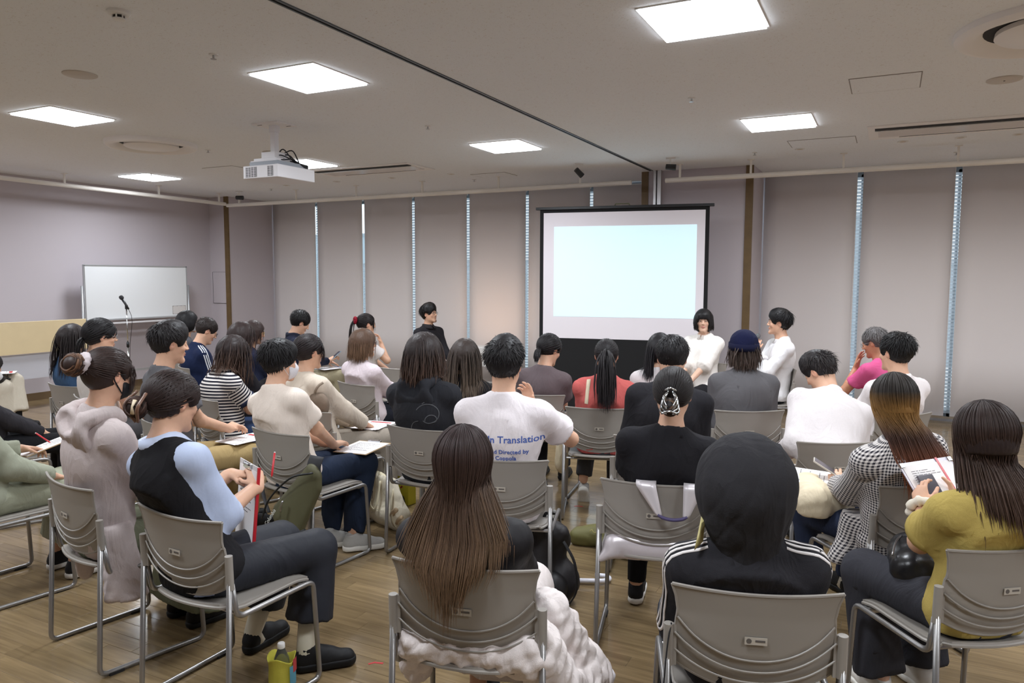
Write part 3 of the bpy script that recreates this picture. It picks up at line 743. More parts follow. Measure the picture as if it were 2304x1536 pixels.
HAIRDEF = dict(style='short', col=(34,28,28), tip=None, t=.018, n=220, L=.05)
def build_hair(t, hd, Rh, s, sp, v, seed, coll, back_plane=None):
    h = dict(HAIRDEF); h.update(sp); st = h['style']; tip = h['tip'] or tuple(min(255,int(c*1.25)+6) for c in h['col'])
    F = Field((-.17,-.19,-.20) if not h.get('core') else (-.26,-.34,-.60), (.17,.18,.21) if not h.get('core') else (.26,.18,.21), v)
    th = h['t']; tshell = .003 if h.get('sheet') else th
    if st == 'short':
        F.ell((0,-.018,.028), None, (.074+th*.36,.091+th*.30,.086+th*.6), .02)
        F.ell((0,-.014-th*.35,.046), None, (.071+th,.089+th*.65,.070+th), .035)
    else: F.ell((0,-.014,.028), None, (.074+tshell,.094+tshell*.9,.086+tshell), .02)
    Rinv = np.asarray(Rh).T
    for a_, b_ in zip(h.get('core',())[:-1], h.get('core',())[1:]):
        A_ = Rinv@(np.array(a_[:3])-hd)/s; B_ = Rinv@(np.array(b_[:3])-hd)/s
        F.cone(A_, B_, a_[3], b_[3], .03, sq=(Rinv@np.array([0,1,0.]), h.get('coref',2.2)))
    top = h.get('top', 0)
    if top: F.ell((0,.012,.075+top*.4), None, (.070,.085,.045+top), .04)
    bang = h.get('bang', 0.0)
    if st in ('bob','long','semi'):
        F.ell((0,-.020,-.005), None, (.082+tshell,.098+tshell,.115), .03)
    if st == 'bob': F.ell((0,-.018,-.045), None, (.082+th,.088+th,.085), .03)
    # face opening
    fw = h.get('face', .066)
    F.ell((0,.128,-.055+bang*.5), None, (fw*1.55,.088,.115-bang*.5), .012, 'sub')
    F.ell((0,.06,-.10), None, (fw*.95,.08,.075), .012, 'sub')
    low = h.get('low', {'short':-.055,'bob':-.125,'long':-.12,'semi':-.10,'tied':-.06}.get(st,-.06))
    if st in ('short','tied'):
        F.cut((0,0,-.030), nrm((0,.52,-1)))
        if low > -.2: F.cut((0,0,low-.03), (0,0,-1))
        for q in (-1,1): F.ell((q*.092,-.050,-.090), None, (.042,.060,.046), .02, 'sub')
    elif not h.get('core'): F.cut((0,0,low), (0,0,-1))
    if h.get('ear', st in ('short','tied')):
        for q in (-1,1): F.ell((q*.092,.010,-.012), None, (.032,.034,.040), .010, 'sub')
    V, T, Q = F.poly(0)
    r = np.random.default_rng(seed)
    # strand-like grooves on the cap: azimuth waves about the crown
    az = np.arctan2(V[:,0], -(V[:,1]+.02)); g = (np.sin(az*47+np.sin(V[:,2]*60)*1.2)+.6*np.sin(az*83+V[:,2]*40))*.0011*h.get('groove',.35 if st == 'tied' else 1)
    V = V + vnormals(V,T,Q)*(g + folds(V, seed, .0035*h.get('lump',1), 1.0))[:,None]
    Vw = hd + (V*s)@Rh.T
    c0 = np.array(s2l(h['col'])); C = np.tile(c0, (len(V),1))*(1+.10*np.sin(az*47))[:,None]
    if h.get('colf'): C = h['colf'](Vw, hd)
    Vs, Ts, Qs, Cs, n0 = [Vw], [], [Q] if Q is not None else [], [C], len(Vw)
    Ts = [T] if T is not None else []
    def addS(S, w0, w1, c0_, c1_, **kw):
        nonlocal n0
        a, q, c = strand_mesh(S, w0, w1, hd, c0_, c1_, seed=seed+n0 % 97, colf=(lambda S: h['colf'](S.reshape(-1,3), hd).reshape(S.shape)) if h.get('colf') else None, **kw)
        Vs.append(a); Qs.append(q+n0); Cs.append(c); n0 += len(a)
    def local_surface(D):
        rr = np.array([.074+th,.094+th*.9,.086+th]); p = D*rr; return p+np.array([0,-.014,.028])
    D = fib(h['n']*2); P = local_surface(D)
    okf = ~((P[:,1] > .045) & (P[:,2] < .060+bang)) & (P[:,2] > (low+.03 if st == 'short' else -.01)) & ~((np.abs(P[:,0]) > .06) & (P[:,1] > .0) & (P[:,2] < .03)) & ~((np.abs(P[:,0]) > .035) & (P[:,1] > .034) & (P[:,2] < .058+bang))
    P = P[okf][:h['n']*2]; Dall = D; D = D[okf][:h['n']*2]
    crown = np.array([0,-.045,.11])
    w = h.get('w', .0034)*s
    if st == 'short' and h['n'] > 0:
        tang = P-crown; nn = D/np.array([1,1,1]); nn /= np.linalg.norm(nn,axis=1)[:,None]; tang -= nn*np.sum(tang*nn,1)[:,None]; tang /= np.linalg.norm(tang,axis=1)[:,None]+1e-6
        lift = h.get('lift', .25)
        d0 = tang+nn*lift+r.normal(size=P.shape)*h.get('mess',.18)
        th2 = th*np.clip(.45+(P[:,2]-.0)*9,.42,1.0); rr2 = np.stack([.073+th2,.091+th2*.65,np.full(len(P),.084+th)],1)
        P = D*rr2+np.array([0,-.016-th*.2,.028])
        if h.get('ear', True):
            ke = ~((np.abs(P[:,0]) > .05)&(P[:,1] > -.045)&(P[:,2] < .034)); P, D, nn, d0 = P[ke], D[ke], nn[ke], d0[ke]
        L = h['L']*r.uniform(.6,1.2,len(P))*np.where(P[:,2] > .04, 1.0, .55)*np.where(P[:,1] > .015, h.get('frontL',.40), 1.0)
        if h.get('ear', True):
            sd_ = (np.abs(P[:,0]) > .045)&(P[:,1] > -.045); L = np.where(sd_, np.minimum(L, np.maximum(.008, P[:,2]-.028)), L)
        S = strands(P-nn*.002, d0, 7, 0, np.array([0,h.get('fwd',.15),-.75]), [ell_push((0,-.018,.028), np.eye(3), (.0745+th*.40,.0925+th*.34,.0865+th*.6)),ell_push((0,-.014-th*.35,.046), np.eye(3), (.0725+th,.0905+th*.65,.0715+th))], L, .06, seed, inertia=.78)
        addS(hd+(S*s)@Rh.T, w, w*.7, h['col'], tip, tip=.5)
    elif st in ('bob','long','semi') and h['n'] > 0:
        kf = (P[:,1] < .012)|((P[:,2] > .085)&(P[:,1] < .05)); P, D = P[kf], D[kf]
        part = h.get('part', 0.0)
        lat = np.sign(P[:,0]-part+1e-4)
        tang = np.stack([lat*(.9 if st != 'bob' else .7)+P[:,0]*3, np.where(P[:,1] > .03, -.30, -.60), -.25-np.zeros(len(P))],1)
        tang = (1-h.get('radial',.5))*tang + h.get('radial',.5)*(P-crown)*12
        nn = D; tang -= nn*np.sum(tang*nn,1)[:,None]
        L = h['L']*r.uniform(.86,1.08,len(P)) + np.maximum(0,(P[:,2]+.02))*.9
        keep = h['L']+.2
        Pw = hd+(P*s)@Rh.T; dw = tang@Rh.T
        ep = ell_push(hd+Rh@(np.array([0,-.014,.028])*s), Rh, np.array([.0755+th,.0955+th*.9,.0875+th])*s)
        face = ell_push(hd+Rh@(np.array([0,.03,-.03])*s), Rh, np.array([.075,.075,.10])*s)
        gw = h.get('grav', (0,-.10,-1))
        S = strands(Pw, dw, h.get('seg',13), 0, np.array(gw), [ep, face]+coll, L*s, h.get('wob',.03), seed, plane=back_plane, inertia=h.get('inertia',.66), pull=(hd[0]+h.get('pullx',0), h['pull'], hd[2]-.02) if h.get('pull') else None)
        addS(S, w, w*.8, h['col'], tip, gpow=h.get('gpow',1.6), tip=h.get('tipl',.22))
        if bang and h.get('fringe',True):
            xb = np.linspace(-.055,.055,26); Pb = np.stack([xb,.070+.028*(1-(xb/.06)**2),np.full(26,.078)],1); db = np.tile([0,.35,-1.],(26,1))
            S = strands(Pb, db, 6, 0, np.array([0,.12,-1]), [ell_push((0,-.010,.0), np.eye(3), (.078,.110,.13))], np.full(26,h.get('fringeL',.052)), .02, seed)
            addS(hd+(S*s)@Rh.T, w*1.2, w*.8, h['col'], tip, tip=.4)
    elif st == 'tied':
        tie = np.array(h.get('tie',(0,-.115,.02)))
        dt = nrm((tie-np.array([0,-.014,.028]))/np.array([.074+th,.094+th,.086+th]))
        Dn = D[P[:,2] > -.055]; Dn = Dn[r.permutation(len(Dn))[:h['n']]]
        K = 9; S = []
        for q in np.linspace(0,1,K)**.9:
            m = Dn*(1-q)+dt*q+Dn*0; m /= np.linalg.norm(m,axis=1)[:,None]; S.append(local_surface(m)*1.0+m*.002)
        S = np.stack(S,1); S[:,-1] = S[:,-1]*.6+tie*.4
        addS(hd+(S*s)@Rh.T, w*1.1, w*.7, h['col'], h['col'], tip=.1, jit=.25)
        tw = hd+Rh@(tie*s)
        if h.get('tail'):
            N = h.get('ntail',120); a = r.random(N)*6.28; q = np.sqrt(r.random(N))*.022
            P0 = tw + (np.stack([np.cos(a)*q, np.zeros(N), np.sin(a)*q],1)*s)@Rh.T
            d0 = np.tile(Rh@np.array([0,-1.0,.15]), (N,1)) + r.normal(size=(N,3))*.25
            ep = ell_push(hd+Rh@(np.array([0,-.014,.028])*s), Rh, np.array([.078+th,.098+th*.9,.088+th])*s)
            S = strands(P0, d0, 16, 0, np.array(h.get('grav',(0,-.04,-1))), [ep]+coll, h['tail']*r.uniform(.85,1.05,N), .03, seed+5, plane=back_plane, inertia=.7)
            # gather the tail
            cen = S.mean(0); f = h.get('gather',.55); S = cen[None]+(S-cen[None])*f
            addS(S, w*1.5, w*1.0, h['col'], tip, tip=.3)
        if h.get('bun'):
            br = h['bun']
            for k in range(h.get('nbun',46)):
                a0 = r.random()*6.28; inc = r.normal()*.5; ang = np.linspace(0, 4.6, 14)+a0
                rr = br*r.uniform(.72,1.0); ax = nrm(np.array(h.get('bunaxis',(0,-1,.25)))+r.normal(size=3)*.28)
                u = nrm(np.cross(ax,[.3,.2,1])); w_ = np.cross(ax,u)
                c = tie+np.array(h.get('bunoff',(0,-.03,0)))+ax*br*.45*r.uniform(-1,1)
                pts = c+np.outer(np.cos(ang),u)*rr+np.outer(np.sin(ang),w_)*rr
                addS((hd+(pts*s)@Rh.T)[None], w*2.2, w*2.0, h['col'], h.get('buntip',tip), tip=.2)
            F2 = Field((-.11,-.11,-.11),(.11,.11,.11), v*1.2); F2.ell((0,0,0), None, (br*.95,br*.85,br*.95), .01)
            V2, T2, Q2 = F2.poly(0); V2 = hd+((V2+tie+np.array(h.get('bunoff',(0,-.03,0))))*s)@Rh.T
            Vs.append(V2)
            if T2 is not None: Ts.append(T2+n0)
            if Q2 is not None: Qs.append(Q2+n0)
            Cs.append(np.tile(c0,(len(V2),1))); n0 += len(V2)
        if h.get('wisps'):
            for q in (-1,1):
                N = h['wisps']; P0 = np.stack([q*(.068+r.random(N)*.008), .045+r.random(N)*.03, .03+r.random(N)*.03],1)
                S = strands(P0, np.tile([q*.2,.35,-1.],(N,1)), 8, 0, np.array([q*-.02,.05,-1]), [ell_push((0,.02,-.02), np.eye(3), (.074,.085,.11))], r.uniform(.08,.14,N), .05, seed)
                addS(hd+(S*s)@Rh.T, w*.8, w*.5, h['col'], tip)
    if h.get('sheet'):
        lv = h['sheet']; zs = np.array([q[0] for q in lv]); xc = np.array([q[1] for q in lv]); hw = np.array([q[2] for q in lv]); yb = np.array([q[3] for q in lv]); wr_ = np.array([q[4] for q in lv])
        tips_a, tips_z = h['tips']; o_ = zs[::-1]
        er = np.array([.075+th,.095+th*.9,.087+th])
        def path(a, lay, zend, n=20, jx=0.0):
            ph = a*h.get('span',1.95); out = []
            for q in np.linspace(0.02,1,8):          # over the scalp from the crown to ear level
                th_ = q*1.62; dv = np.array([math.sin(ph)*math.sin(th_), -math.cos(ph)*math.sin(th_), math.cos(th_)])
                out.append(hd+Rh@((dv*(er+lay*.5)+np.array([0,-.014,.028]))*s))
            z0 = out[-1][2]
            for q in np.linspace(.12,1,12):
                z = z0+(zend-z0)*q; f = (z0-z)/(z0-zs[-1]+1e-6); k_ = min(1,q*2.2); k_ = k_*k_*(3-2*k_)
                x = np.interp(-z,-zs,xc)+a*np.interp(-z,-zs,hw)+jx*q; y = np.interp(-z,-zs,yb)+np.interp(-z,-zs,wr_)*abs(a)**2.2-lay
                x0,y0 = out[7][0],out[7][1]; out.append(np.array([x0*(1-k_)+x*k_, y0*(1-k_)+y*k_, z]))
            return spline(np.array(out), n)
        aa = np.linspace(-1,1,45); G = np.array([path(a, 0.0, np.interp(a,tips_a,tips_z)+h.get('short',.05)) for a in aa]); G = G+np.stack([0*G[...,0], .0022*np.sin(np.arange(45)*2.1)[:,None]*np.ones(G.shape[1])[None,:], 0*G[...,0]],2)
        mb = MB().grid(G, .010); Vg = np.concatenate(mb.V); tg = np.linspace(0,1,G.shape[1])
        cg = np.array(s2l(h['col']))+(np.array(s2l(tip))-np.array(s2l(h['col'])))*(np.tile(tg,90)**1.5)[:,None]
        if h.get('colf'): cg = h['colf'](Vg, hd)
        Vs.append(Vg); Qs.append(np.array([f for f in mb.F])+n0); Cs.append(cg*.8); n0 += len(Vg)
        N = h['nsheet']; S = []
        for k in range(N):
            a = r.uniform(-1,1); lay = r.uniform(.001,.012)+.008*r.random()**3; ze = np.interp(a,tips_a,tips_z)+abs(r.normal())*.035*(-1 if r.random() < .45 else 1.3)
            S.append(path(a+r.normal()*.015, lay, ze, jx=r.normal()*.010))
        S = np.array(S); addS(S, w, w*.8, h['col'], tip, gpow=h.get('gpow',1.5), tip=.15, jit=.14)
    V = np.concatenate(Vs); Qq = np.concatenate(Qs) if Qs else None; Tt = np.concatenate(Ts) if Ts else None
    me = fast_mesh('hair', V, Tt, Qq, True, np.concatenate(Cs)); me.materials.append(hair_m)
    o = bpy.data.objects.new('hair', me); link(o, t); return o

# --------------------------------------------------------------- shoes (mesh shared by kind), origin at the heel on the floor, toe to +Y
_SH = {}
def shoe_meshes(kind):
    if kind in _SH: return _SH[kind]
    cfg = {'sneaker':((226,222,216),(236,233,226),.030),'grey_runner':((178,176,172),(226,222,214),.036),'black_shoe':((30,29,30),(22,22,23),.030),'loafer':((28,28,30),(20,20,21),.034),'black_sneaker':((30,30,34),(232,228,222),.032),'tan_shoe':((44,40,40),(170,128,84),.028)}[kind]
    F = Field((-.07,-.05,-.01),(.07,.30,.14), .0065)
    F.cone((0,.03,.045),(0,.12,.042),.036,.036,.02); F.cone((0,.12,.040),(.004,.215,.034),.040,.036,.02, sq=((0,0,1),1.15)); F.cone((0,.035,.05),(0,.045,.098),.036,.036,.02); F.cone((0,.06,.085),(0,.15,.06),.028,.022,.03)
    F.cut((0,0,.022),(0,0,-1)); F.cut((0,.04,.105),nrm((0,-.25,1))); F.ell((0,.045,.125),None,(.028,.04,.03),.006,'sub')
    V,T,Q = F.poly(.1); up = fast_mesh('shoe',V,T,Q,True,np.tile(s2l(cfg[0]),(len(V),1))); up.materials.append(satin_m)
    F = Field((-.07,-.05,-.02),(.07,.30,.08), .0065)
    F.cone((0,.03,.02),(0,.12,.02),.041,.041,.01); F.cone((0,.12,.02),(.004,.215,.02),.044,.042,.01); F.cut((0,0,.0),(0,0,-1)); F.cut((0,0,cfg[2]),(0,0,1))
    V,T,Q = F.poly(.1); so = fast_mesh('sole',V,T,Q,True,np.tile(s2l(cfg[1]),(len(V),1))); so.materials.append(satin_m)
    mb = MB()
    for k in range(4):
        y = .10+k*.022; z = .092-k*.010; mb.tube([(-.02,y,z-.004),(0,y+.004,z+.006),(.02,y,z-.004)], .0028, 5)
    la = mb.mesh('laces', True); la.materials.append(mat('laces_'+kind, (38,38,40) if 'black' in kind or kind in ('loafer','tan_shoe') else (225,222,215), .8))
    _SH[kind] = (up, so, la); return _SH[kind]
def place_shoe(t, A, yaw, kind, pitch=0):
    up, so, la = shoe_meshes(kind)
    o = bpy.data.objects.new('shoe', up); link(o, t)
    q = Matrix.Rotation(yaw, 3, 'Z') @ Matrix.Rotation(-pitch, 3, 'X')
    off = q @ Vector((0,-.045,0))
    o.location = (A[0]+off.x, A[1]+off.y, max(0, A[2]-.085)); o.rotation_euler = q.to_euler()
    link(bpy.data.objects.new('sole', so), o); link(bpy.data.objects.new('laces', la), o)

SKIN = (222,176,148)
def person(name_key, label, x, y, h, hd, hy, hp, top, bottom, hair, near=1, sex='f', sw=None, wr=None, wl=None, er=None, el=None, pr=None, pl=None, hands=None,
           knees=None, ankles=None, shoes='black_shoe', feet=(0,0), fpitch=(0,0), skin=SKIN, glasses=None, mask=None, collar=None, vest=None, hood=None, beanie=None, socks=None,
           face=False, roll=0, bulk=1.0, lean_side=0, extra=None, ears=True, hs=1.0, lips=(196,122,112), beard=False, pelvis_x=None, shadow=None, twist=0):
    """seated figure in the frame of its chair: +Y forward, floor at z = 0"""
    t = empty('person', (x,y,0), R(h), label, 'person', None)
    seed = sum(ord(c)*(i+3) for i,c in enumerate(name_key))
    hd = np.array(hd, float); Rh = rotm(R(hy), R(hp), R(roll)); s = .985*hs if sex == 'm' else .95*hs
    vb = {0:.0048,1:.0062,2:.008,3:.010}[near]; vc = {0:.009,1:.0115,2:.014,3:.016}[near]; vh = {0:.0065,1:.0075,2:.009,3:.011}[near]
    sw = sw or (.182 if sex == 'm' else .158)
    skb = hd + Rh@np.array([0,-.022,-.070])*s
    nb = skb + np.array([-.10*hd[0]*.3, -.022 - .018*max(0,hp/30), -.086])
    Pv = np.array([hd[0]*.25 if pelvis_x is None else pelvis_x, -.085, .535])
    up = nrm(nb-Pv); L = np.linalg.norm(nb-Pv); sT = L/.46
    lx = nrm(np.array([math.cos(R(twist)), math.sin(R(twist)), 0]) - up*(up[0]*math.cos(R(twist))+up[1]*math.sin(R(twist)))); fw = np.cross(up, lx)
    Rt = np.array([lx, fw, up]).T
    bow = -fw*.012
    sd = .084; SR = nb + lx*sw - up*sd + fw*.005; SL = nb - lx*sw - up*sd + fw*.005
    la, lf = (.275*sT**.5, .245*sT**.5) if sex == 'm' else (.255*sT**.5, .225*sT**.5)
    wr = np.array(wr if wr is not None else (.09,.22,.575)); wl_ = np.array(wl if wl is not None else (-.09,.22,.575))
    ER, WR = ik(SR, wr, la, lf, pr if pr is not None else (.30,-.45,-.85)); EL, WL = ik(SL, wl_, la, lf, pl if pl is not None else (-.30,-.45,-.85))
    kn = [np.array(k, float) for k in (knees or [(.10,.36,.50),(-.10,.36,.50)])]; an = [np.array(k, float) for k in (ankles or [(.10,.34,.09),(-.10,.34,.09)])]
    hip = [Pv+np.array([.085,.02,-.01]), Pv+np.array([-.085,.02,-.01])]
    def torso(F, inf, lower=True, shoulder=.038, k=.05):
        b = bulk
        if lower: F.ell(Pv+np.array([0,0,.0]), Rt, np.array([.160*b+inf,.110*b+inf,.105]), k)
        F.ell(Pv+up*.25*L+bow, Rt, np.array([.132*b*(sw/.165)**.5+inf,.098*b+inf,.16*sT]), k)
        F.ell(Pv+up*.64*L+bow, Rt, np.array([(sw-.022)*b**.5+inf,.102*b+inf,.165*sT]), k)
        F.cone(SR-lx*.02-up*.004, SL+lx*.02-up*.004, shoulder+inf*.55, shoulder+inf*.55, .035)
        for S_ in (SR,SL): F.cone(nb-up*.010-fw*.006, S_+up*.004, .044+inf*.4, .033+inf*.35, .04)
    lo = np.array([-.55,-.42,-.02]); hi = np.array([.55,.72,1.55])
    allp = np.array([SR,SL,ER,EL,WR,WL]+kn+an+[hd,Pv]); lo = np.minimum(allp.min(0)-.22, [-.3,-.36,0]); hi = np.maximum(allp.max(0)+.24, [.3,.3,.6]); lo[2] = max(lo[2],-.02)
    # --- body, one continuous skin surface
    F = Field(lo, hi, vb)
    head_field(F, hd, Rh, s, ears)
    F.cone(skb+Rh@np.array([0,.008,.02]), nb-up*.02, .050 if sex == 'f' else .056, .054 if sex == 'f' else .060, .03)
    F.cone(nb-up*.02, Pv+up*.1, .058, .05, .04); F.cone(SR,SL,.038,.038,.03)
    sl_end = {'short':.62,'elbow':1.0,'long':2.0,'none':.05,'three':1.5}[top.get('sleeve','short')]
    for S_,E_,W_,side in ((SR,ER,WR,1),(SL,EL,WL,-1)):
        bare = sl_end < 1.3
        F.cone(S_,E_, .040 if bare else .032, .037 if bare else .030, .02); F.cone(E_,W_, .038, .0255, .02); F.ell(E_+(E_-S_)*0, None, (.036,.036,.036), .02)
    for i,(S_,E_,W_,side) in enumerate(((SR,ER,WR,1),(SL,EL,WL,-1))):
        hdir = (hands or {}).get('R' if side > 0 else 'L', {})
        d = hdir.get('d', nrm(nrm(W_-E_)*.6+np.array([-side*.25,.7,-.25]))); n = hdir.get('n', (0,0,-1))
        hand_field(F, W_, d, n, side, hdir.get('curl', .45), (.98 if sex == 'm' else .90), hdir.get('spread',1), hdir.get('thumb',.6), hdir.get('point',False))
    leg_r = .048
    for i in (0,1):
        F.cone(Pv, hip[i], .05,.04,.03); F.cone(hip[i], kn[i], .036,.036,.02); F.cone(kn[i], kn[i]*.45+an[i]*.55, .036,.040,.02); F.cone(kn[i]*.45+an[i]*.55, an[i], .040,.032,.02); F.cone(an[i], an[i]+np.array([0,.07,-.045]), .03,.022,.02)
    F.press(True, True, .030)
    V,T,Q = F.poly(ADB)
    base = np.array(s2l(skin)); C = np.tile(base,(len(V),1)); Lc = ((V-hd)@Rh)/s
    hm = np.linalg.norm(Lc,axis=1) < .17
    lipm = np.exp(-((Lc[:,0]/.021)**4+((Lc[:,2]+.0565)/.0095)**4))*(Lc[:,1] > .075)*hm
    C = C*(1-lipm[:,None]*.75)+np.array(s2l(lips))*lipm[:,None]*.75
    blush = (np.exp(-(((np.abs(Lc[:,0])-.045)/.022)**2+((Lc[:,2]+.03)/.022)**2))*(Lc[:,1] > .02)*.25 + np.exp(-(((np.abs(Lc[:,0])-.084)/.014)**2+(Lc[:,2]/.035)**2))*.45*(Lc[:,1] < .03))*hm
    C = C*(1-blush[:,None])+np.array(s2l((214,138,116)))*blush[:,None]
    if beard:
        bm_ = (np.exp(-((Lc[:,0]/.020)**2+((Lc[:,2]+.098)/.017)**2))*.85 + .45*np.exp(-((Lc[:,0]/.022)**2+((Lc[:,2]+.043)/.005)**2)))*(Lc[:,1] > .05)*hm
        C = C*(1-np.clip(bm_,0,.9)[:,None])+np.array(s2l((48,38,36)))*np.clip(bm_,0,.9)[:,None]
    me = fast_mesh('body', V,T,Q,True,C); me.materials.append(skin_m); o_body = bpy.data.objects.new('body', me); link(o_body, t)
    P = lambda *p: hd + Rh@(np.array(p)*s)
    if face:
        for q in (-1,1):
            e = MB().lathe([(.0001,-.0036),(.0045,-.003),(.0065,0),(.0045,.003),(.0001,.0036)], 12, (0,0,0), (0,1,0)); e.V[-1] = e.V[-1]*[1.55,1,.62]
            e.xf(Matrix.Translation(Vector(P(q*.031,.0868,.0065))) @ Matrix(Rh.tolist()).to_4x4()); eo = e.build('eye', mat('eye_white', (206,196,188), .3), t, True)
            e = MB().lathe([(.0001,.0),(.0046,0),(.0040,.0012),(.0001,.0014)], 12, (0,0,0), (0,1,0)); e.V[-1] = e.V[-1]*[1,1,.85]
            e.xf(Matrix.Translation(Vector(P(q*.0305,.0892,.0068))) @ Matrix(Rh.tolist()).to_4x4()); e.build('iris', mat('eye_dark', (26,19,17), .2), eo, True)
            MB().tube([P(q*.021,.0885,.0105),P(q*.031,.0893,.0122),P(q*.043,.0835,.0095)], [.0012,.0017,.001], 5).build('eyelid', mat('lash', (40,28,26), .6), t, True)
            MB().tube([P(q*.013,.0965,.0265),P(q*.028,.0945,.0305),P(q*.046,.079,.0275)], [.0026,.0028,.0014], 6, flat=.6).build('eyebrow', mat('brow_hair', (44,34,32), .8), t, True)
    # --- top
    tc_ = top.get('col',(40,40,44)); inf = top.get('inf', .016); F = Field(lo, hi, vc*(.75 if top.get('pattern') else 1))
    torso(F, inf, True)
    if top.get('hem',True) is not False: F.cone(Pv+np.array([.0,-.01,-.06]), Pv+up*.2, .13*bulk, .12*bulk, .06, sq=(fw,1.3))
    sr = top.get('sr', .020)
    for S_,E_,W_ in ((SR,ER,WR),(SL,EL,WL)):
        if sl_end <= 0: continue
        if sl_end < 1: 
            e = S_+(E_-S_)*max(sl_end,.12); F.cone(S_, e, .036+sr*.40, .042+sr*.95, .065, flat=(0,1))
        elif sl_end < 1.3: F.cone(S_,E_,.036+sr*.45,.042+sr*.75,.06); F.cone(E_, E_+nrm(W_-E_)*.03, .043+sr*.8,.043+sr*.85,.015,flat=(0,1))
        else:
            e = E_+(W_-E_)*min(1,(sl_end-1)*1.0-.04*(sl_end >= 2)); F.cone(S_,E_,.036+sr*.45,.038+sr*.7,.06); F.cone(E_, e, .038+sr*.75, .028+sr*.65, .02, flat=(0,1))
    zh = top.get('hemz', .47); F.cut((0,0,zh),(0,0,-1))
    F.cone(nb+up*.010+fw*.016, nb+up*.12+fw*.02, .053, .072, .012, 'sub', flat=(0,1))      # neckline
    F.press(True, True)
    garm, gg = cloth_obj(F, top.get('name','shirt'), tc_, t, seed, top.get('fold',.005), 1.0, top.get('m'), None, 0.0 if top.get('pattern') else None)
    if top.get('pattern') and garm:      # woven pattern follows torso and sleeve axes, evaluated per point on the surface
        me = garm.data; uu, ww = _pattern_coords(gg[0], Pv, up, lx, fw, [(SR,ER),(SL,EL)] + ([(ER,WR),(EL,WL)] if sl_end > 1.2 else []))
        for nm_, arr in (('pu',uu),('pw',ww)):
            a = me.attributes.new(nm_,'FLOAT','POINT'); a.data.foreach_set('value', arr.astype(np.float32))
        me.materials.clear(); me.materials.append(pattern_mat(top['pattern'], tc_, top['col2'], top['per'], top.get('duty',.5)))
    B = dict(t=t, hd=hd, Rh=Rh, s=s, nb=nb, Pv=Pv, up=up, lx=lx, fw=fw, SR=SR, SL=SL, ER=ER, EL=EL, WR=WR, WL=WL, kn=kn, an=an, garment=gg, P=P, L=L, sw=sw, inf=inf)
    if top.get('cuff'):
        for S_,E_,W_ in ((SR,ER,WR),(SL,EL,WL)):
            if sl_end < 1: a = S_+(E_-S_)*sl_end; d = nrm(E_-S_); rr = .043+sr*1.0
            else: a = E_+(W_-E_)*(.09 if sl_end < 1.3 else sl_end-1); d = nrm(W_-E_); rr = .043+sr*.85 if sl_end < 1.3 else .036+sr
            MB().tube([a-d*.022,a-d*.008,a+d*.010,a+d*.012], [rr*1.0,rr*1.06,rr*1.05,rr*.9], 20).build('cuff', attr_free(top['cuff']), t, True)
    if vest:
        F = Field(lo, hi, vc); torso(F, inf+.016, True, shoulder=.046); F.cut((0,0,.46),(0,0,-1))
        for S_,sg in ((SR,1),(SL,-1)): F.cut(S_-lx*sg*.012, lx*sg*1.0+up*.10)
        F.cone(nb-up*.03+fw*.02, nb+up*.14+fw*.02, .066, .085, .012, 'sub', flat=(0,1)); F.cone(nb-up*.15+fw*.13, nb+fw*.03, .02,.07,.02,'sub')
        F.press(True, True, .014)
        o,g2 = cloth_obj(F, 'vest', vest, t, seed+3, .004); B['garment'] = g2
    if collar:
        kind, cc = collar; ax = nrm(up*.9-fw*.25) if kind != 'ring' else up
        c0 = nb+up*.002+fw*.012; G = []
        hh = .034 if kind == 'band' else .040
        prof = [(.066,-.036),(.059,hh*.25),(.0565,hh*.75)] if kind == 'band' else ([(.068,-.034),(.062,.01),(.060,hh*.8),(.066,hh*.85),(.077,.010),(.088,-.024)] if kind == 'fold' else [(.068,-.034),(.066,-.014),(.060,-.004)])
        a2 = nrm(np.cross(lx,ax))*-1
        n_ = 26; op = .10 if kind in ('fold','band') else 0
        for th_ in np.linspace(op, 2*math.pi-op, n_):
            dirv = lx*math.sin(th_)*1.0 + fw*math.cos(th_)*1.08
            G.append([c0+dirv*rr+ax*zz-up*(.020*max(0,math.cos(th_))) for rr,zz in prof])
        MB().grid(np.array(G), .003).build('collar', attr_free(cc), t, True)
    if hood:
        F = Field(nb-.34, nb+.34, vc)
        for sg in (1,-1):
            pts = spline([nb+lx*sg*.030+fw*.085-up*.045, nb+lx*sg*.085+fw*.02+up*.005, nb+lx*sg*.085-fw*.07+up*.0, nb-fw*.115-up*.03], 8)
            for a_,b_ in zip(pts[:-1],pts[1:]): F.cone(a_,b_,.022,.025,.025)
        F.ell(nb-fw*.092-up*.095, Rt@rotm(0,R(-18)), (.125,.034,.110), .045); F.ell(nb-fw*.120-up*.015, Rt, (.075,.035,.055), .02, 'sub')
        F.cone(nb-up*.06, nb+up*.13, .060, .07, .01, 'sub')
        F.press()
        cloth_obj(F, 'hood', hood, t, seed+9, .007, 1.2)
    # --- bottom
    bc = bottom.get('col',(36,38,44)); F = Field(lo, hi, vc); kr = bottom.get('kr',.066); hr = bottom.get('hr',.058); tr_ = bottom.get('tr',.083)*bulk**.5; hemf = bottom.get('len', .93)
    F.ell(Pv+np.array([0,.0,-.02]), None, (.165*bulk,.125*bulk,.085), .04)
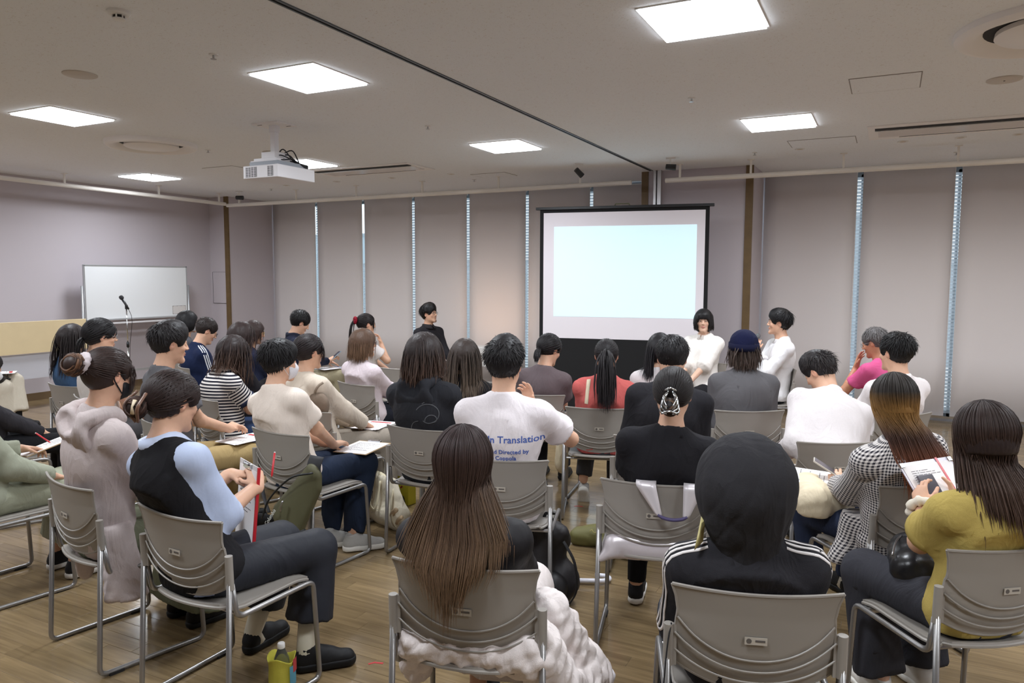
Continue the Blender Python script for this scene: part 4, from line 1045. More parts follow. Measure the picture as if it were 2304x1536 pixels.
    if bottom.get('kind','trousers') == 'trousers':
        for i in (0,1):
            F.cone(hip[i]+np.array([0,0,.0]), kn[i]+np.array([0,0,.005]), tr_, kr, .03)
            F.cone(kn[i], kn[i]+(an[i]-kn[i])*hemf, kr, hr, .025, flat=(0,1))
    else:
        km = (kn[0]+kn[1])/2; am = (an[0]+an[1])/2
        for q in np.linspace(0,1,5):
            k_ = kn[0]*(1-q)+kn[1]*q; h_ = hip[0]*(1-q)+hip[1]*q; a_ = (an[0]*(1-q)+an[1]*q-k_)*hemf; F.cone(h_, k_, tr_, kr, .04); F.cone(k_, k_+a_+np.array([0,bottom.get('flare',0),0]), kr, hr, .03, flat=(0,1))
    F.cut(Pv+up*.10, up); F.press(True, True)
    cloth_obj(F, {'trousers':'trousers','skirt':'skirt'}[bottom.get('kind','trousers')], bc, t, seed+1, bottom.get('fold',.004), 1.0, bottom.get('m'))
    if socks:
        for i in (0,1):
            d = nrm(kn[i]-an[i]); MB().tube([an[i]+np.array([0,.02,-.05]),an[i],an[i]+d*.06,an[i]+d*.13], [.040,.040,.042,.045], 16).build('sock', attr_free(socks), t, True)
    if shoes:
        for i in (0,1): place_shoe(t, an[i]-np.array([0,0,.0]), R(feet[i]), shoes, R(fpitch[i]))
    # --- hair and head gear
    bl = None
    coll = [cap_push(SR-lx*.03,SL+lx*.03,.060+inf), cap_push(nb-up*.02,SR,.052+inf), cap_push(nb-up*.02,SL,.052+inf), ell_push(Pv+up*.64*L+bow, Rt, np.array([sw-.005+inf,.112+inf,.18*sT])), ell_push(Pv+up*.25*L+bow, Rt, np.array([.16+inf,.112+inf,.19*sT])), cap_push(skb, nb, .058)]
    if hair and hair.get('over_chair'):
        def bl(q):
            q = q.copy(); m = (q[:,2] < .83)&(q[:,1] < -.10)&(q[:,1] > -.285); q[m,1] = -.285; return q
    if hair: build_hair(t, hd, Rh, s, hair, vh, seed, coll, bl)
    if glasses:
        gm = mat('glasses_'+str(glasses), {'dark':(30,26,26),'gold':(190,160,90),'silver':(170,172,176),'brown':(70,40,34)}[glasses], .3, metal=.6 if glasses in ('gold','silver') else 0)
        mb = MB()
        for q in (-1,1):
            th_ = np.linspace(0,2*math.pi,20,endpoint=False); mb.tube([P(q*.033+.022*math.cos(a),.102-abs(.022*math.cos(a)+.033*0)*.12-(q*math.cos(a) > 0)*.004*abs(math.cos(a)),.006+.017*math.sin(a)) for a in th_], .0013*1.3, 6, closed=True)
            mb.tube([P(q*.054,.096,.010),P(q*.074,.070,.010),P(q*.081,.0,.012),P(q*.080,-.015,.0)], .0015, 5)
        mb.tube([P(-.011,.1025,.008),P(0,.105,.011),P(.011,.1025,.008)], .0014, 5); mb.build('glasses', gm, t, True)
    if mask:
        F = Field(hd-.16, hd+.16, .005 if near < 2 else .007)
        F.ell(P(0,.032,-.050), Rh, np.array([.068,.082,.064])*s, .01); F.cone(P(0,.09,-.012),P(0,.106,-.036),.012*s,.016*s,.02*s)
        Fc = P(0,.028,0); F.cut(Fc, -(Rh@np.array([0,1.,.12]))); F.cut(P(0,0,.0), Rh@np.array([0,-.25,1.])); 
        cloth_obj(F, 'face_mask', mask, t, seed+4, .001, 1.0, satin_m)
        for q in (-1,1): MB().tube(spline([P(q*.066,.040,-.015),P(q*.076,.01,.012),P(q*.083,-.014,.012),P(q*.084,-.022,-.012),P(q*.066,.030,-.075)],14), .0016 if max(mask) > 100 else .003, 5).build('ear_loop', attr_free(mask), t, True)
    if beanie:
        F = Field(hd-.2, hd+.22, .006); F.ell(P(0,-.016,.040), Rh, np.array([.099,.118,.102])*s, .02); F.cut(P(0,0,.012), Rh@np.array([0,-.10,-1.]))
        F.ell(P(0,0,-.06), Rh, np.array([.085,.10,.10])*s, .01, 'sub')
        cloth_obj(F, 'beanie', beanie, t, seed+5, .002); mb = MB(); c = P(0,-.017,.024)
        prof = [(1.0,-.022),(1.035,-.024),(1.045,0),(1.035,.024),(1.0,.026)]; G = []
        for a in np.linspace(0,2*math.pi,73):
            rib = 1+.008*math.sin(a*36); G.append([c+Rh@(np.array([.1015*k_*rib*math.sin(a),.1205*k_*rib*math.cos(a),z_+.01*math.cos(a)*.3])*s) for k_,z_ in prof])
        mb.grid(np.array(G)); mb.build('beanie_cuff', attr_free(tuple(int(c*.92) for c in beanie)), t, True)
    if extra: extra(B)
    return B
def attr_free(rgb, rough=.85):
    return mat('cloth_%d_%d_%d' % tuple(rgb), rgb, rough, spec=.25, bump=.2, bscale=500)
def _pattern_coords(V, Pv, up, lx, fw, segs):
    best = np.linalg.norm(V-Pv-np.outer((V-Pv)@up,up),axis=1)-.155; u = (V-Pv)@up; w2 = np.arctan2((V-Pv)@lx, -((V-Pv)@fw))*.16
    for a,b in segs:
        ab = b-a; Ls = np.linalg.norm(ab); tt = ((V-a)@ab)/Ls; q = np.linalg.norm(V-a-np.outer(np.clip(tt,0,Ls)/Ls,ab),axis=1)-.052
        m = (q < best)&(tt > .02); best = np.where(m,q,best); u = np.where(m,tt,u)
        ax = nrm(np.cross(ab,fw+.01)); ay = nrm(np.cross(ab,ax)); w2 = np.where(m, np.arctan2((V-a)@ax,(V-a)@ay)*.06, w2)
    return u, w2
def pattern_mat(kind, c1, c2, per, duty):
    nm = 'woven_%s_%d_%d' % (kind, int(per*1e4), c1[0])
    if nm in _M: return _M[nm]
    m = mat(nm, c1, .9, spec=.2); nt,N,L,b = nodes(m)
    def wave(attr):
        a = N.new('ShaderNodeAttribute'); a.attribute_name = attr
        d = N.new('ShaderNodeMath'); d.operation = 'DIVIDE'; d.inputs[1].default_value = per; L.new(a.outputs['Fac'], d.inputs[0])
        f = N.new('ShaderNodeMath'); f.operation = 'FRACT'; L.new(d.outputs[0], f.inputs[0])
        g = N.new('ShaderNodeMath'); g.operation = 'LESS_THAN'; g.inputs[1].default_value = duty; L.new(f.outputs[0], g.inputs[0]); return g.outputs[0]
    fac = wave('pu')
    if kind == 'gingham':
        ad = N.new('ShaderNodeMath'); ad.operation = 'ADD'; L.new(fac, ad.inputs[0]); L.new(wave('pw'), ad.inputs[1])
        hf = N.new('ShaderNodeMath'); hf.operation = 'MULTIPLY'; hf.inputs[1].default_value = .5; L.new(ad.outputs[0], hf.inputs[0]); fac = hf.outputs[0]
    mx = N.new('ShaderNodeMix'); mx.data_type = 'RGBA'; mx.inputs['A'].default_value = s2l(c1)+(1,); mx.inputs['B'].default_value = s2l(c2)+(1,)
    L.new(fac, mx.inputs['Factor']); L.new(mx.outputs['Result'], b.inputs['Base Color']); crease(m, .25, 5.0); return m
def ribbon_on(B, pts, dirs, width, m, name, lift=.0016):
    """a flat band of cloth laid on a garment: rays from outside find the surface"""
    bv = bvh_of(B['garment']); H = []
    for p, d in zip(pts, dirs):
        hit = bv.ray_cast(Vector(p), Vector(nrm(d)))
        if hit[0] is not None: H.append((np.array(hit[0]), np.array(hit[1]) if np.array(hit[1])@nrm(d) < 0 else -np.array(hit[1])))
    if len(H) < 3: return None
    G = []
    for i,(p,n) in enumerate(H):
        a = H[max(i-1,0)][0]; b_ = H[min(i+1,len(H)-1)][0]; w = nrm(np.cross(nrm(b_-a), n))*width/2
        G.append([p-w+n*lift*.2, p-w+n*lift, p+w+n*lift, p+w+n*lift*.2])
    return MB().grid(np.array(G)).build(name, m, B['t'], True)
def text_on(B, lines, size, m, origin_fn, name, ray):
    """flat lettering printed on a garment: glyph outlines dropped onto the cloth"""
    bv = bvh_of(B['garment'])
    for k,(txt, sz, dx, dz) in enumerate(lines):
        cu = bpy.data.curves.new('lettering','FONT'); cu.body = txt; cu.size = sz; cu.align_x = 'LEFT'; cu.offset = .0006; cu.resolution_u = 2
        tmp = bpy.data.objects.new('tmp', cu); COL.objects.link(tmp); dg = bpy.context.evaluated_depsgraph_get()
        me = bpy.data.meshes.new_from_object(tmp.evaluated_get(dg)); bpy.data.objects.remove(tmp)
        for v_ in me.vertices:
            p = origin_fn(v_.co.x+dx, v_.co.y+dz); hit = bv.ray_cast(Vector(p), Vector(ray))
            v_.co = Vector(hit[0])-Vector(ray)*.002 if hit[0] is not None else Vector(p)+Vector(ray)*.1
        me.name = name; me.materials.append(m); o = bpy.data.objects.new(name, me); link(o, B['t'])
# ------------------------------------------------------------------ the audience and the speakers
BLK = (30,26,27); DBR = (44,34,32)
def sh(**k): d = dict(style='short', col=BLK); d.update(k); return d
def lg(**k): d = dict(style='long', col=DBR, L=.34); d.update(k); return d
def tied(**k): d = dict(style='tied', col=DBR); d.update(k); return d
chair_of = {}
def sit(key, who, seat, label, near, x, y, h, hd, hy, hp, top, bottom, hair, **kw):
    chair(x, y, h, seat)
    B = person(key, label, x, y, h, hd, hy, hp, top, bottom, hair, near=near, **kw); B['x'], B['y'], B['h'] = x, y, h
    chair_of[key] = B; return B
def w2(key, p):     # point in a seat's frame -> room
    B = chair_of[key]; a = R(B['h']); return Vector((B['x']+p[0]*math.cos(a)-p[1]*math.sin(a), B['y']+p[0]*math.sin(a)+p[1]*math.cos(a), p[2]))

sit('P1','', 'grey stacking chair at the left edge under the sage green dress', 'person in sage green jacket and dress, cut by the left edge', 0,
    -4.17,2.22,-8, [0,-.09,1.13], 0, 15, dict(col=(163,166,148), sleeve='long', sr=.030, inf=.02), dict(kind='skirt', col=(158,160,140), kr=.075, hr=.09, len=.72), dict(style='bob', col=DBR, n=90), wl=(-.25,.20,.70), wr=(.12,.20,.60), pl=(-.5,-.3,-.6), hands={'L':dict(d=(.25,.9,-.15), n=(.35,-.2,-1), curl=.75)}, shoes='black_sneaker', ankles=[(.12,.30,.09),(-.10,.30,.09)])
sit('P37','', 'grey stacking chair at the left edge under the masked person in black trousers', 'masked person in black trousers barely visible at the left edge', 3,
    -5.42,2.93,-20, [0,-.09,1.06], 0, 20, dict(col=(52,50,54), sleeve='long'), dict(col=(30,30,33)), dict(style='bob', col=BLK, n=50), mask=(232,230,230))
sit('P2','', 'grey stacking chair under the beige trousers by the left wall', 'person in wide beige trousers and black socks with a black handbag, near the wall', 2,
    -8.57,4.30,-50, [0,-.04,1.12], 0, 15, dict(col=(60,58,60), sleeve='long'), dict(col=(205,196,180), kr=.085, hr=.105, len=.80), dict(style='bob', col=BLK, n=60), knees=[(.10,.36,.52),(-.08,.40,.56)], ankles=[(.08,.34,.10),(.02,.46,.17)], socks=(26,26,28), shoes='black_shoe', mask=(232,230,230))
sit('P3','', 'grey stacking chair under the long-haired woman in denim by the mic stand', 'person with long straight dark hair in a blue denim jacket, left of the mic stand', 2,
    -5.95,3.91,-5, [0,-.12,1.17], 5, 5, dict(col=(70,98,134), sleeve='long', sr=.026), dict(col=(60,60,66)), lg(col=(36,28,28), L=.34, n=150, w=.005))
sit('P4','', 'grey stacking chair under the man with swept-back hair and silver glasses', 'man with swept-back long black hair, silver glasses and a white shirt', 1,
    -5.14,3.58,-15, [0,-.09,1.24], -9, 5, dict(col=(226,218,212), sleeve='short'), dict(col=(70,68,70)), tied(col=(26,23,25), tie=(0,-.118,-.035), tail=.10, ntail=150, gather=1.35, n=300, t=.024, w=.0045, grav=(0,-.25,-1), tip=(40,34,34)), sex='m', glasses='silver')
def p5x(B):
    F = Field((-.05,-.36,.18),(.40,.10,.62), .009)
    F.cone((.17,-.10,.60),(.25,-.10,.30),.06,.085,.04, sq=((1,.1,0),1.6)); F.cone((.0,-.13,.55),(-.01,-.16,.40),.085,.05,.04, sq=((0,1,0),1.8)); F.cone((.15,-.12,.56),(.02,-.13,.56),.06,.06,.04)
    F.cut((0,0,.30),(0,-.1,-1)); cloth_obj(F,'hoodie_hem',(196,183,181),B['t'],77,.010,1.2)
    mb = MB(); th_ = np.linspace(0,2*math.pi,40); c = B['P'](0,-.128,.052); ax = nrm(B['Rh']@np.array([0,-1,.35])); u = nrm(np.cross(ax,[1,0,.1])); v = np.cross(ax,u); G = []
    for a in th_:
        wv = 1+.10*math.sin(a*11)+.06*math.sin(a*17+1); G.append([c+(u*math.cos(a)+v*math.sin(a))*(.030+.021*math.cos(b_)*wv)+ax*.016*math.sin(b_)*wv for b_ in np.linspace(0,2*math.pi,13)])
    mb.grid(np.array(G)); mb.build('scrunchie', mat('sheer_scrunchie',(208,196,198),.7,spec=.3), B['t'], True)
sit('P5','', 'grey stacking chair under the greyish pink hoodie, at the left', 'woman in a greyish pink hoodie with a bun, pale scrunchie and black mask', 0,
    -3.09,2.15,-11, [.074,-.06,1.248], 6, 8, dict(col=(198,185,183), sleeve='long', sr=.032, inf=.026, name='hoodie', fold=.007), dict(kind='skirt', col=(124,128,106), kr=.085, hr=.15, len=.97), tied(col=(52,38,34), tie=(0,-.118,.045), bun=.048, bunoff=(0,-.045,.0), bunaxis=(.2,-1,.3), buntip=(120,82,54), n=300, wisps=26, low=-.05), mask=(34,34,38), hood=(199,186,184), glasses='dark', extra=p5x, ankles=[(.12,.28,.09),(-.06,.28,.09)])
def p6x(B):
    mb = MB(); P = B['P']
    for q,(a,b) in enumerate((((-.035,-.140,.035),(.005,-.150,-.085)),((.030,-.142,.030),(.015,-.148,-.085)))):
        mb.tube(spline([P(*a),P(a[0]*1.5-.0,a[1]-.035,-.03),P(*b)],12),.0075,8,flat=.7)
    mb.tube(spline([P(-.03,-.15,-.045),P(-.075,-.155,-.05),P(-.085,-.150,-.02),P(-.05,-.155,-.01)],12),.006,8)
    o = mb.build('claw_clip', mat('brown_clip',(120,88,72),.3), B['t'], True)
    MB().tube([P(.012,-.172,.0),P(.015,-.182,-.028),P(.014,-.175,-.056)],[.011,.005,.011],8,flat=.45).build('ribbon', mat('cream_ribbon',(224,206,176),.4), o, True)
    nb,lx,fw,up = B['nb'],B['lx'],B['fw'],B['up']
    pts = [nb+lx*.067*math.sin(a)+fw*(.070*math.cos(a))+up*(.002-.02*max(0,math.cos(a))) for a in np.linspace(.5,2*math.pi-.5,24)]
    MB().tube(pts,.004,6).build('lanyard', mat('lanyard_blue',(48,76,168),.6), B['t'], True)
sit('P6','', 'grey stacking chair under the woman in the black knitted vest', 'woman in a black knitted vest over a pale blue shirt, hair in a claw clip', 0,
    -2.335,2.075,-2, [-.150,-.11,1.188], -4, 12, dict(col=(186,198,226), sleeve='elbow', sr=.024, cuff=(196,207,232), m=satin_m), dict(col=(38,40,48), kr=.082, hr=.098, len=.68, tr=.088, m=satin_m), tied(col=(46,34,32), tip=(84,60,50), tie=(0,-.122,-.030), bun=.040, bunoff=(-.02,-.022,0), bunaxis=(.3,-1,0), n=320, groove=1.3, t=.022, low=-.07), vest=(29,28,31), collar=('fold',(203,213,238)),
    wr=(-.03,.19,.80), wl=(-.20,.20,.825), pr=(.15,.1,-1), pl=(-.2,.1,-1), hands={'R':dict(d=(-.55,.35,.45), n=(-.45,.25,-.75), curl=.95),'L':dict(d=(.75,.45,-.05), n=(.2,.1,-1), curl=.5)}, knees=[(.145,.35,.50),(-.09,.37,.49)], ankles=[(.157,.262,.09),(-.17,.27,.09)], socks=(232,226,208), shoes='loafer', feet=(-42,4), pelvis_x=-.04, extra=p6x)
sit('P7','', 'grey stacking chair under the man in the faded grey tee', 'young man with thick black hair in a faded grey tee and khaki trousers', 1,
    -3.95,3.23,-20, [0,-.09,1.26], -5, 6, dict(col=(104,103,107), sleeve='short', inf=.03, sr=.034), dict(col=(176,152,106), kr=.08), sh(t=.024, top=.026, L=.06, n=330, bang=-.012, lift=.35, w=.0042, fwd=.4), sex='m', wr=(.0,.27,.68), wl=(-.08,.27,.67), hands={'R':dict(d=(-.55,.6,.1),n=(-.5,-.1,-.8),curl=.8),'L':dict(d=(.4,.7,.1),n=(.4,-.1,-.8),curl=.8)}, collar=('ring',(96,95,99)), lips=(206,110,104))
sit('P8','', 'grey stacking chair under the masked woman before the whiteboard', 'woman with a black bob, glasses and white mask in front of the whiteboard', 2,
    -6.77,5.70,-30, [0,-.09,1.19], 0, 5, dict(col=(80,80,86), sleeve='long'), dict(col=(40,40,46)), dict(style='bob', col=(24,22,24), n=120, w=.005), mask=(228,228,232), glasses='dark')
def p9x(B):
    m = attr_free((226,226,230))
    for S,E in ((B['SR'],B['ER']),(B['SL'],B['EL'])):
        for k in (-1,0,1):
            c = spline([B['nb']*.55+S*.45+B['up']*.02, S+B['up']*.02, S*.4+E*.6, E*.75+S*.25],16); ax = nrm(E-S)
            o = nrm(S-(B['SL']+B['SR'])/2); pts = [p+B['fw']*.020*k+(B['up']*.10+o*.12) for p in c]
            ribbon_on(B, pts, [-(B['up']*.10+o*.12)]*len(pts), .010, m, 'stripe')
sit('P9','', 'grey stacking chair under the man in the navy sports jersey', 'man looking down in a navy sports jersey with white shoulder stripes', 1,
    -6.07,5.21,-28, [0,.01,1.14], -2, 28, dict(col=(26,36,66), sleeve='elbow', inf=.034, sr=.034), dict(col=(50,52,60)), sh(col=(44,36,34), t=.016, L=.035, n=240, lift=.15), sex='m', bulk=1.12, extra=p9x, glasses='dark')
sit('P10','', 'grey stacking chair under the woman in the striped tee', 'woman looking down in a black and white striped tee with wavy brown hair', 1,
    -4.36,3.98,-20, [0,.01,1.12], -2, 28, dict(col=(226,220,216), col2=(34,34,46), pattern='stripe', per=.0225, duty=.5, sleeve='short', inf=.036, sr=.04, cuff=(40,46,70), fold=.003), dict(col=(46,62,92), kr=.08), lg(col=(42,32,31), tip=(86,62,48), L=.24, n=260, w=.0045, wob=.10, part=-.02), bulk=1.15, wr=(.06,.27,.62), wl=(-.08,.27,.62))
sit('P11','', 'grey stacking chair behind the striped tee, under the dark-haired phone user', 'dark-haired woman in a black cardigan raising a smartphone, behind the striped tee', 2,
    -4.91,4.71,-25, [0,-.09,1.17], -3, 25, dict(col=(32,30,34), sleeve='long'), dict(col=(52,52,58)), lg(col=(50,38,36), L=.20, n=130, w=.005), wr=(.05,.17,.80), wl=(-.08,.2,.62), hands={'R':dict(d=(-.1,.55,.75),n=(0,.8,-.5),curl=.5)})
sit('P12','', 'grey stacking chair under the older woman with gold glasses', 'older woman with gold glasses and brown hair in a navy blouse', 1,
    -5.73,5.64,-35, [0,-.09,1.115], -7, 12, dict(col=(40,46,70), sleeve='long'), dict(col=(40,44,60)), lg(style='semi', col=(58,44,42), tip=(80,60,54), L=.13, n=170, w=.0045), glasses='gold', skin=(208,160,130), face=True)
sit('P13','', 'grey stacking chair under the mop-haired man beside the left blinds', 'man with a black mop of hair in a navy shirt, before the left blinds', 1,
    -5.95,6.45,-37, [0,-.02,1.16], 0, 28, dict(col=(36,40,58), sleeve='long'), dict(col=(178,168,140), kr=.08), sh(col=(20,18,19), t=.030, bang=-.02, L=.05, n=180, w=.0045, lift=.05, low=-.075), sex='m', wr=(.03,.28,.72), wl=(-.10,.28,.70), knees=[(.10,.38,.54),(-.10,.38,.52)], hands={'R':dict(d=(-.2,.7,.3),n=(-.3,.2,-.8),curl=.6)}, collar=('fold',(34,38,54)))
sit('P14','', 'grey stacking chair with an olive sling bag hung on it', 'person with cropped black bob and white mask in a cream short-sleeved shirt and jeans', 0,
    -3.06,3.35,-5, [-.106,-.11,1.182], -17, 4, dict(col=(242,228,216), sleeve='short', sr=.036, inf=.026, fold=.006), dict(col=(36,46,66), kr=.078, hr=.072), sh(col=(22,19,21), t=.026, bang=-.02, L=.07, n=420, w=.0036, lift=.02, low=-.085, ear=False, face=.060, mess=.06, top=.01), mask=(226,222,226), collar=('band',(244,231,219)), pelvis_x=-.03, knees=[(.09,.38,.50),(-.10,.38,.50)], ankles=[(.15,.19,.09),(-.02,.15,.09)], wr=(-.02,.28,.58), wl=(-.09,.30,.585), hands={'R':dict(d=(-.25,.9,.05),n=(0,0,-1),curl=.35),'L':dict(d=(.35,.85,-.05),n=(0,0,-1),curl=.3)}, shoes='grey_runner', feet=(-38,-34), sw=.165)
def p15x(B):
    nb,lx,fw,up,SR,SL = B['nb'],B['lx'],B['fw'],B['up'],B['SR'],B['SL']
    pts = [SR*.7+nb*.3+up*.15-fw*.02+ (B['Pv']+lx*-.05-SR)*q*.0 for q in (0,)]
sit('P15','', 'grey stacking chair under the woman in the beige blouse', 'woman in a beige blouse and tweed trousers with a brown sling bag', 1,
    -3.39,3.98,-12, [-.106,-.127,1.17], -8, 5, dict(col=(214,200,184), sleeve='long', sr=.034, inf=.024, fold=.006), dict(col=(150,140,128), kr=.085, hr=.10), tied(col=(34,26,27), tie=(-.02,-.105,-.02), n=300, wisps=22, bun=.028, bunoff=(0,-.01,-.01)), collar=('band',(220,206,190)), pelvis_x=-.06, wr=(.03,.30,.58), wl=(-.10,.30,.58))
def scrun(rgb, tie, r0=.026, nm='scrunchie'):
    def f(B):
        mb = MB(); c = B['P'](*tie); ax = nrm(B['Rh']@np.array([0,-1,.1])); u = nrm(np.cross(ax,[1,0,.1])); v = np.cross(ax,u); G = []
        for a in np.linspace(0,2*math.pi,30):
            wv = 1+.16*math.sin(a*9); G.append([c+(u*math.cos(a)+v*math.sin(a))*(r0+.019*math.cos(b_)*wv)+ax*.018*math.sin(b_)*wv for b_ in np.linspace(0,2*math.pi,10)])
        mb.grid(np.array(G)); mb.build(nm, attr_free(rgb), B['t'], True)
    return f
sit('P16','', 'grey stacking chair under the woman with the red scrunchie', 'woman with a dark red scrunchie and white top, hand at her chin', 2,
    -5.20,6.82,-30, [0,-.11,1.15], -6, 3, dict(col=(228,220,218), sleeve='short', sr=.034), dict(col=(46,46,52)), tied(col=(30,24,25), tie=(0,-.118,.045), tail=.30, n=150, ntail=80, w=.005, wisps=14), wr=(.03,.05,.93), pr=(.5,.4,-.9), hands={'R':dict(d=(-.1,-.25,1),n=(-.2,-.9,0),curl=.8)}, extra=scrun((142,24,44),(0,-.140,.047)))
sit('P17','', 'grey stacking chair under the woman in the pale lilac cardigan', 'woman with a light brown bob and brown glasses in a pale lilac cardigan', 1,
    -3.89,5.09,-12, [.026,-.14,1.133], -22, 3, dict(col=(221,207,212), sleeve='long', sr=.028, inf=.022), dict(col=(36,38,48)), lg(style='semi', col=(88,66,52), tip=(120,92,70), L=.155, n=260, w=.0045, part=.0), glasses='brown', wr=(.07,.28,.60), wl=(-.05,.3,.60), collar=('ring',(224,211,216)))
sit('P18','', 'grey stacking chair under the bearded man by the blinds', 'bearded man in dark glasses and a black jacket seated against the blinds, facing the screen', 1,
    -5.26,8.17,-105, [0,-.12,1.20], 13, -8, dict(col=(40,38,42), sleeve='long', inf=.022), dict(col=(40,40,46)), sh(col=(22,20,21), t=.026, top=.03, bang=-.004, L=.07, n=260, lift=.3, w=.0045, low=-.07, part=.03), sex='m', glasses='dark', face=True, beard=True, collar=('fold',(44,40,42)), lips=(150,88,78))
def p19x(B):
    m = attr_free((92,94,98)); c = B['Pv']+B['up']*.72*B['L']-B['fw']*.4+B['lx']*.06
    def curl(cx,cz,r0,r1,a0,a1):
        cx, cz, r0, r1 = cx*1.35, cz*1.35, r0*1.35, r1*1.35
        return [c+B['lx']*(cx+(r0+(r1-r0)*q)*math.cos(a0+(a1-a0)*q))+B['up']*(cz+(r0+(r1-r0)*q)*math.sin(a0+(a1-a0)*q)) for q in np.linspace(0,1,26)]
    for a in (curl(.03,-.02,.055,.028,2.6,-2.4),curl(.005,.055,.022,.008,-1.5,2.8),curl(.045,-.04,.028,.01,3.2,-1.6),curl(-.01,-.09,.05,.05,1.6,2.9)):
        ribbon_on(B, a, [B['fw']]*len(a), .0055, m, 'scroll_print')
sit('P19','', 'grey stacking chair under the black hoodie with scroll print', 'person with shaggy dark brown hair in a black hoodie with grey scroll print', 1,
    -2.43,3.81,2, [-.044,-.09,1.219], -2, 3, dict(col=(44,45,50), sleeve='long', sr=.036, inf=.032, fold=.006, name='hoodie'), dict(col=(30,32,38)), dict(style='semi', col=(46,37,36), tip=(92,70,58), L=.17, n=420, w=.0045, t=.026, radial=.9, wob=.08, low=-.09, mess=.3), hood=(46,47,52), sex='m', extra=p19x)
sit('P20','', 'grey stacking chair under the long light-brown-haired woman in black', 'woman with long ash brown hair in a black top, between the two dark-haired men', 1,
    -2.70,4.56,12, [.028,-.049,1.13], 2, 2, dict(col=(33,32,35), sleeve='short', sr=.03), dict(col=(40,40,46)), lg(col=(58,48,44), tip=(112,96,82), L=.33, n=330, w=.0045, radial=.8))
def p21x(B):
    m = mat('tee_print_blue', (72,104,190), .7); o = B['Pv']+B['up']*.0
    def org(u,v): return np.array([B['Pv'][0],-.6,0])+np.array([1,0,0])*u+np.array([0,0,1])*v
    text_on(B, [('In Translation',.0475,-.055,.890),('Written and Directed by',.0295,-.158,.835),('Sofia Coppola',.0295,-.085,.802)], 1, m, org, 'lettering', (0,1,0))
sit('P21','', 'grey stacking chair under the man in the white printed tee', 'man with spiky black hair in a white tee with blue lettering on the back', 1,
    -1.73,3.36,18, [.003,-.09,1.244], -6, 2, dict(col=(246,238,241), sleeve='short', sr=.044, inf=.032, fold=.006, name='tee'), dict(col=(34,36,42)), sh(t=.022, top=.030, L=.05, n=420, lift=.55, mess=.35, w=.0034, low=-.07, col=(27,24,26)), sex='m', wr=(.10,.10,1.0), pr=(.8,.4,-.7), hands={'R':dict(d=(-.1,-.1,1),n=(-.5,-.8,0),curl=.6)}, collar=('ring',(246,239,240)), extra=p21x)
def p22x(B):
    o = MB().tube([B['P'](-.055,-.075,.075),B['P'](-.04,-.09,.082),B['P'](-.022,-.10,.086)],.005,6,flat=.5).build('hair_clip', chrome, B['t'], True)
sit('P22','', 'grey stacking chair under the woman in the mauve brown tee', 'woman with a silver hair clip and mauve brown tee, looking down', 1,
    -2.42,5.29,10, [.069,-.04,1.123], -32, 22, dict(col=(104,92,95), sleeve='short', sr=.038, inf=.026), dict(col=(40,40,46)), tied(col=(26,23,25), tie=(0,-.105,-.035), tail=.10, n=240, ntail=160, gather=1.0, grav=(0,-.35,-1), w=.0045), extra=p22x)
sit('P23','', 'grey stacking chair under the coral sweater', 'woman in a coral red sweater with a long black ponytail', 1,
    -1.80,4.95,18, [.035,-.08,1.143], 2, 4, dict(col=(198,98,94), sleeve='long', sr=.038, inf=.030, fold=.006, name='sweater'), dict(col=(74,74,78)), tied(col=(28,24,26), tie=(0,-.112,.030), tail=.42, n=260, ntail=190, gather=.95, t=.010, grav=(0,-.06,-1), w=.0042), ankles=[(.10,.30,.09),(-.13,.20,.19)], shoes='grey_runner', fpitch=(0,58), wr=(.12,.25,.60))
sit('P24','', 'grey stacking chair under the straight-haired woman in white before the screen', 'woman with long straight black hair in a white top, before the projection screen', 2,
    -1.59,5.70,15, [0,-.12,1.14], -7, 2, dict(col=(227,221,222), sleeve='long', sr=.03), dict(col=(60,60,66)), lg(col=(27,25,28), L=.26, n=180, w=.0048))
sit('P25','', 'grey stacking chair under the man in the black tee', 'man with short black hair in a loose black tee', 1,
    -1.18,4.21,14, [.073,.044,1.21], 2, 20, dict(col=(35,34,38), sleeve='elbow', sr=.046, inf=.032), dict(col=(40,40,46)), sh(col=(26,24,26), t=.018, L=.04, n=320, lift=.2, w=.0038, top=.01), sex='m')
def p26x(B):
    mb = MB(); P = B['P']
    for q in (-1,1):
        for k in range(4):
            mb.tube(spline([P(q*.010,-.135-.004*k,.015-.0*k),P(q*(.030+.004*k),-.158,-.015-.018*k),P(q*.012,-.162,-.055-.010*k)],9),.0042,7)
    mb.tube(spline([P(-.035,-.150,-.085),P(-.015,-.168,-.075),P(.015,-.168,-.075),P(.035,-.150,-.085)],14),.005,7)
    mb.tube(spline([P(-.024,-.140,.02),P(0,-.16,.03),P(.024,-.140,.02)],10),.0045,7); mb.build('claw_clip', chrome, B['t'], True)
    S = B['SR']; E = B['ER']
sit('P26','', 'grey stacking chair with a silvery white bag hung over its back', 'woman in a black blouse with her hair up in a silver claw clip', 0,
    -.92,3.31,12, [.063,-.10,1.169], -2, 8, dict(col=(32,31,35), sleeve='short', sr=.040, inf=.020), dict(col=(24,24,27), kr=.060, hr=.045), tied(col=(34,29,29), tip=(70,52,44), tie=(0,-.125,-.035), n=420, w=.0034, bun=.036, bunoff=(0,-.010,-.02), buntip=(104,78,58), t=.016), shoes='black_sneaker', ankles=[(.10,.34,.09),(-.125,.36,.09)], extra=p26x, sw=.168)
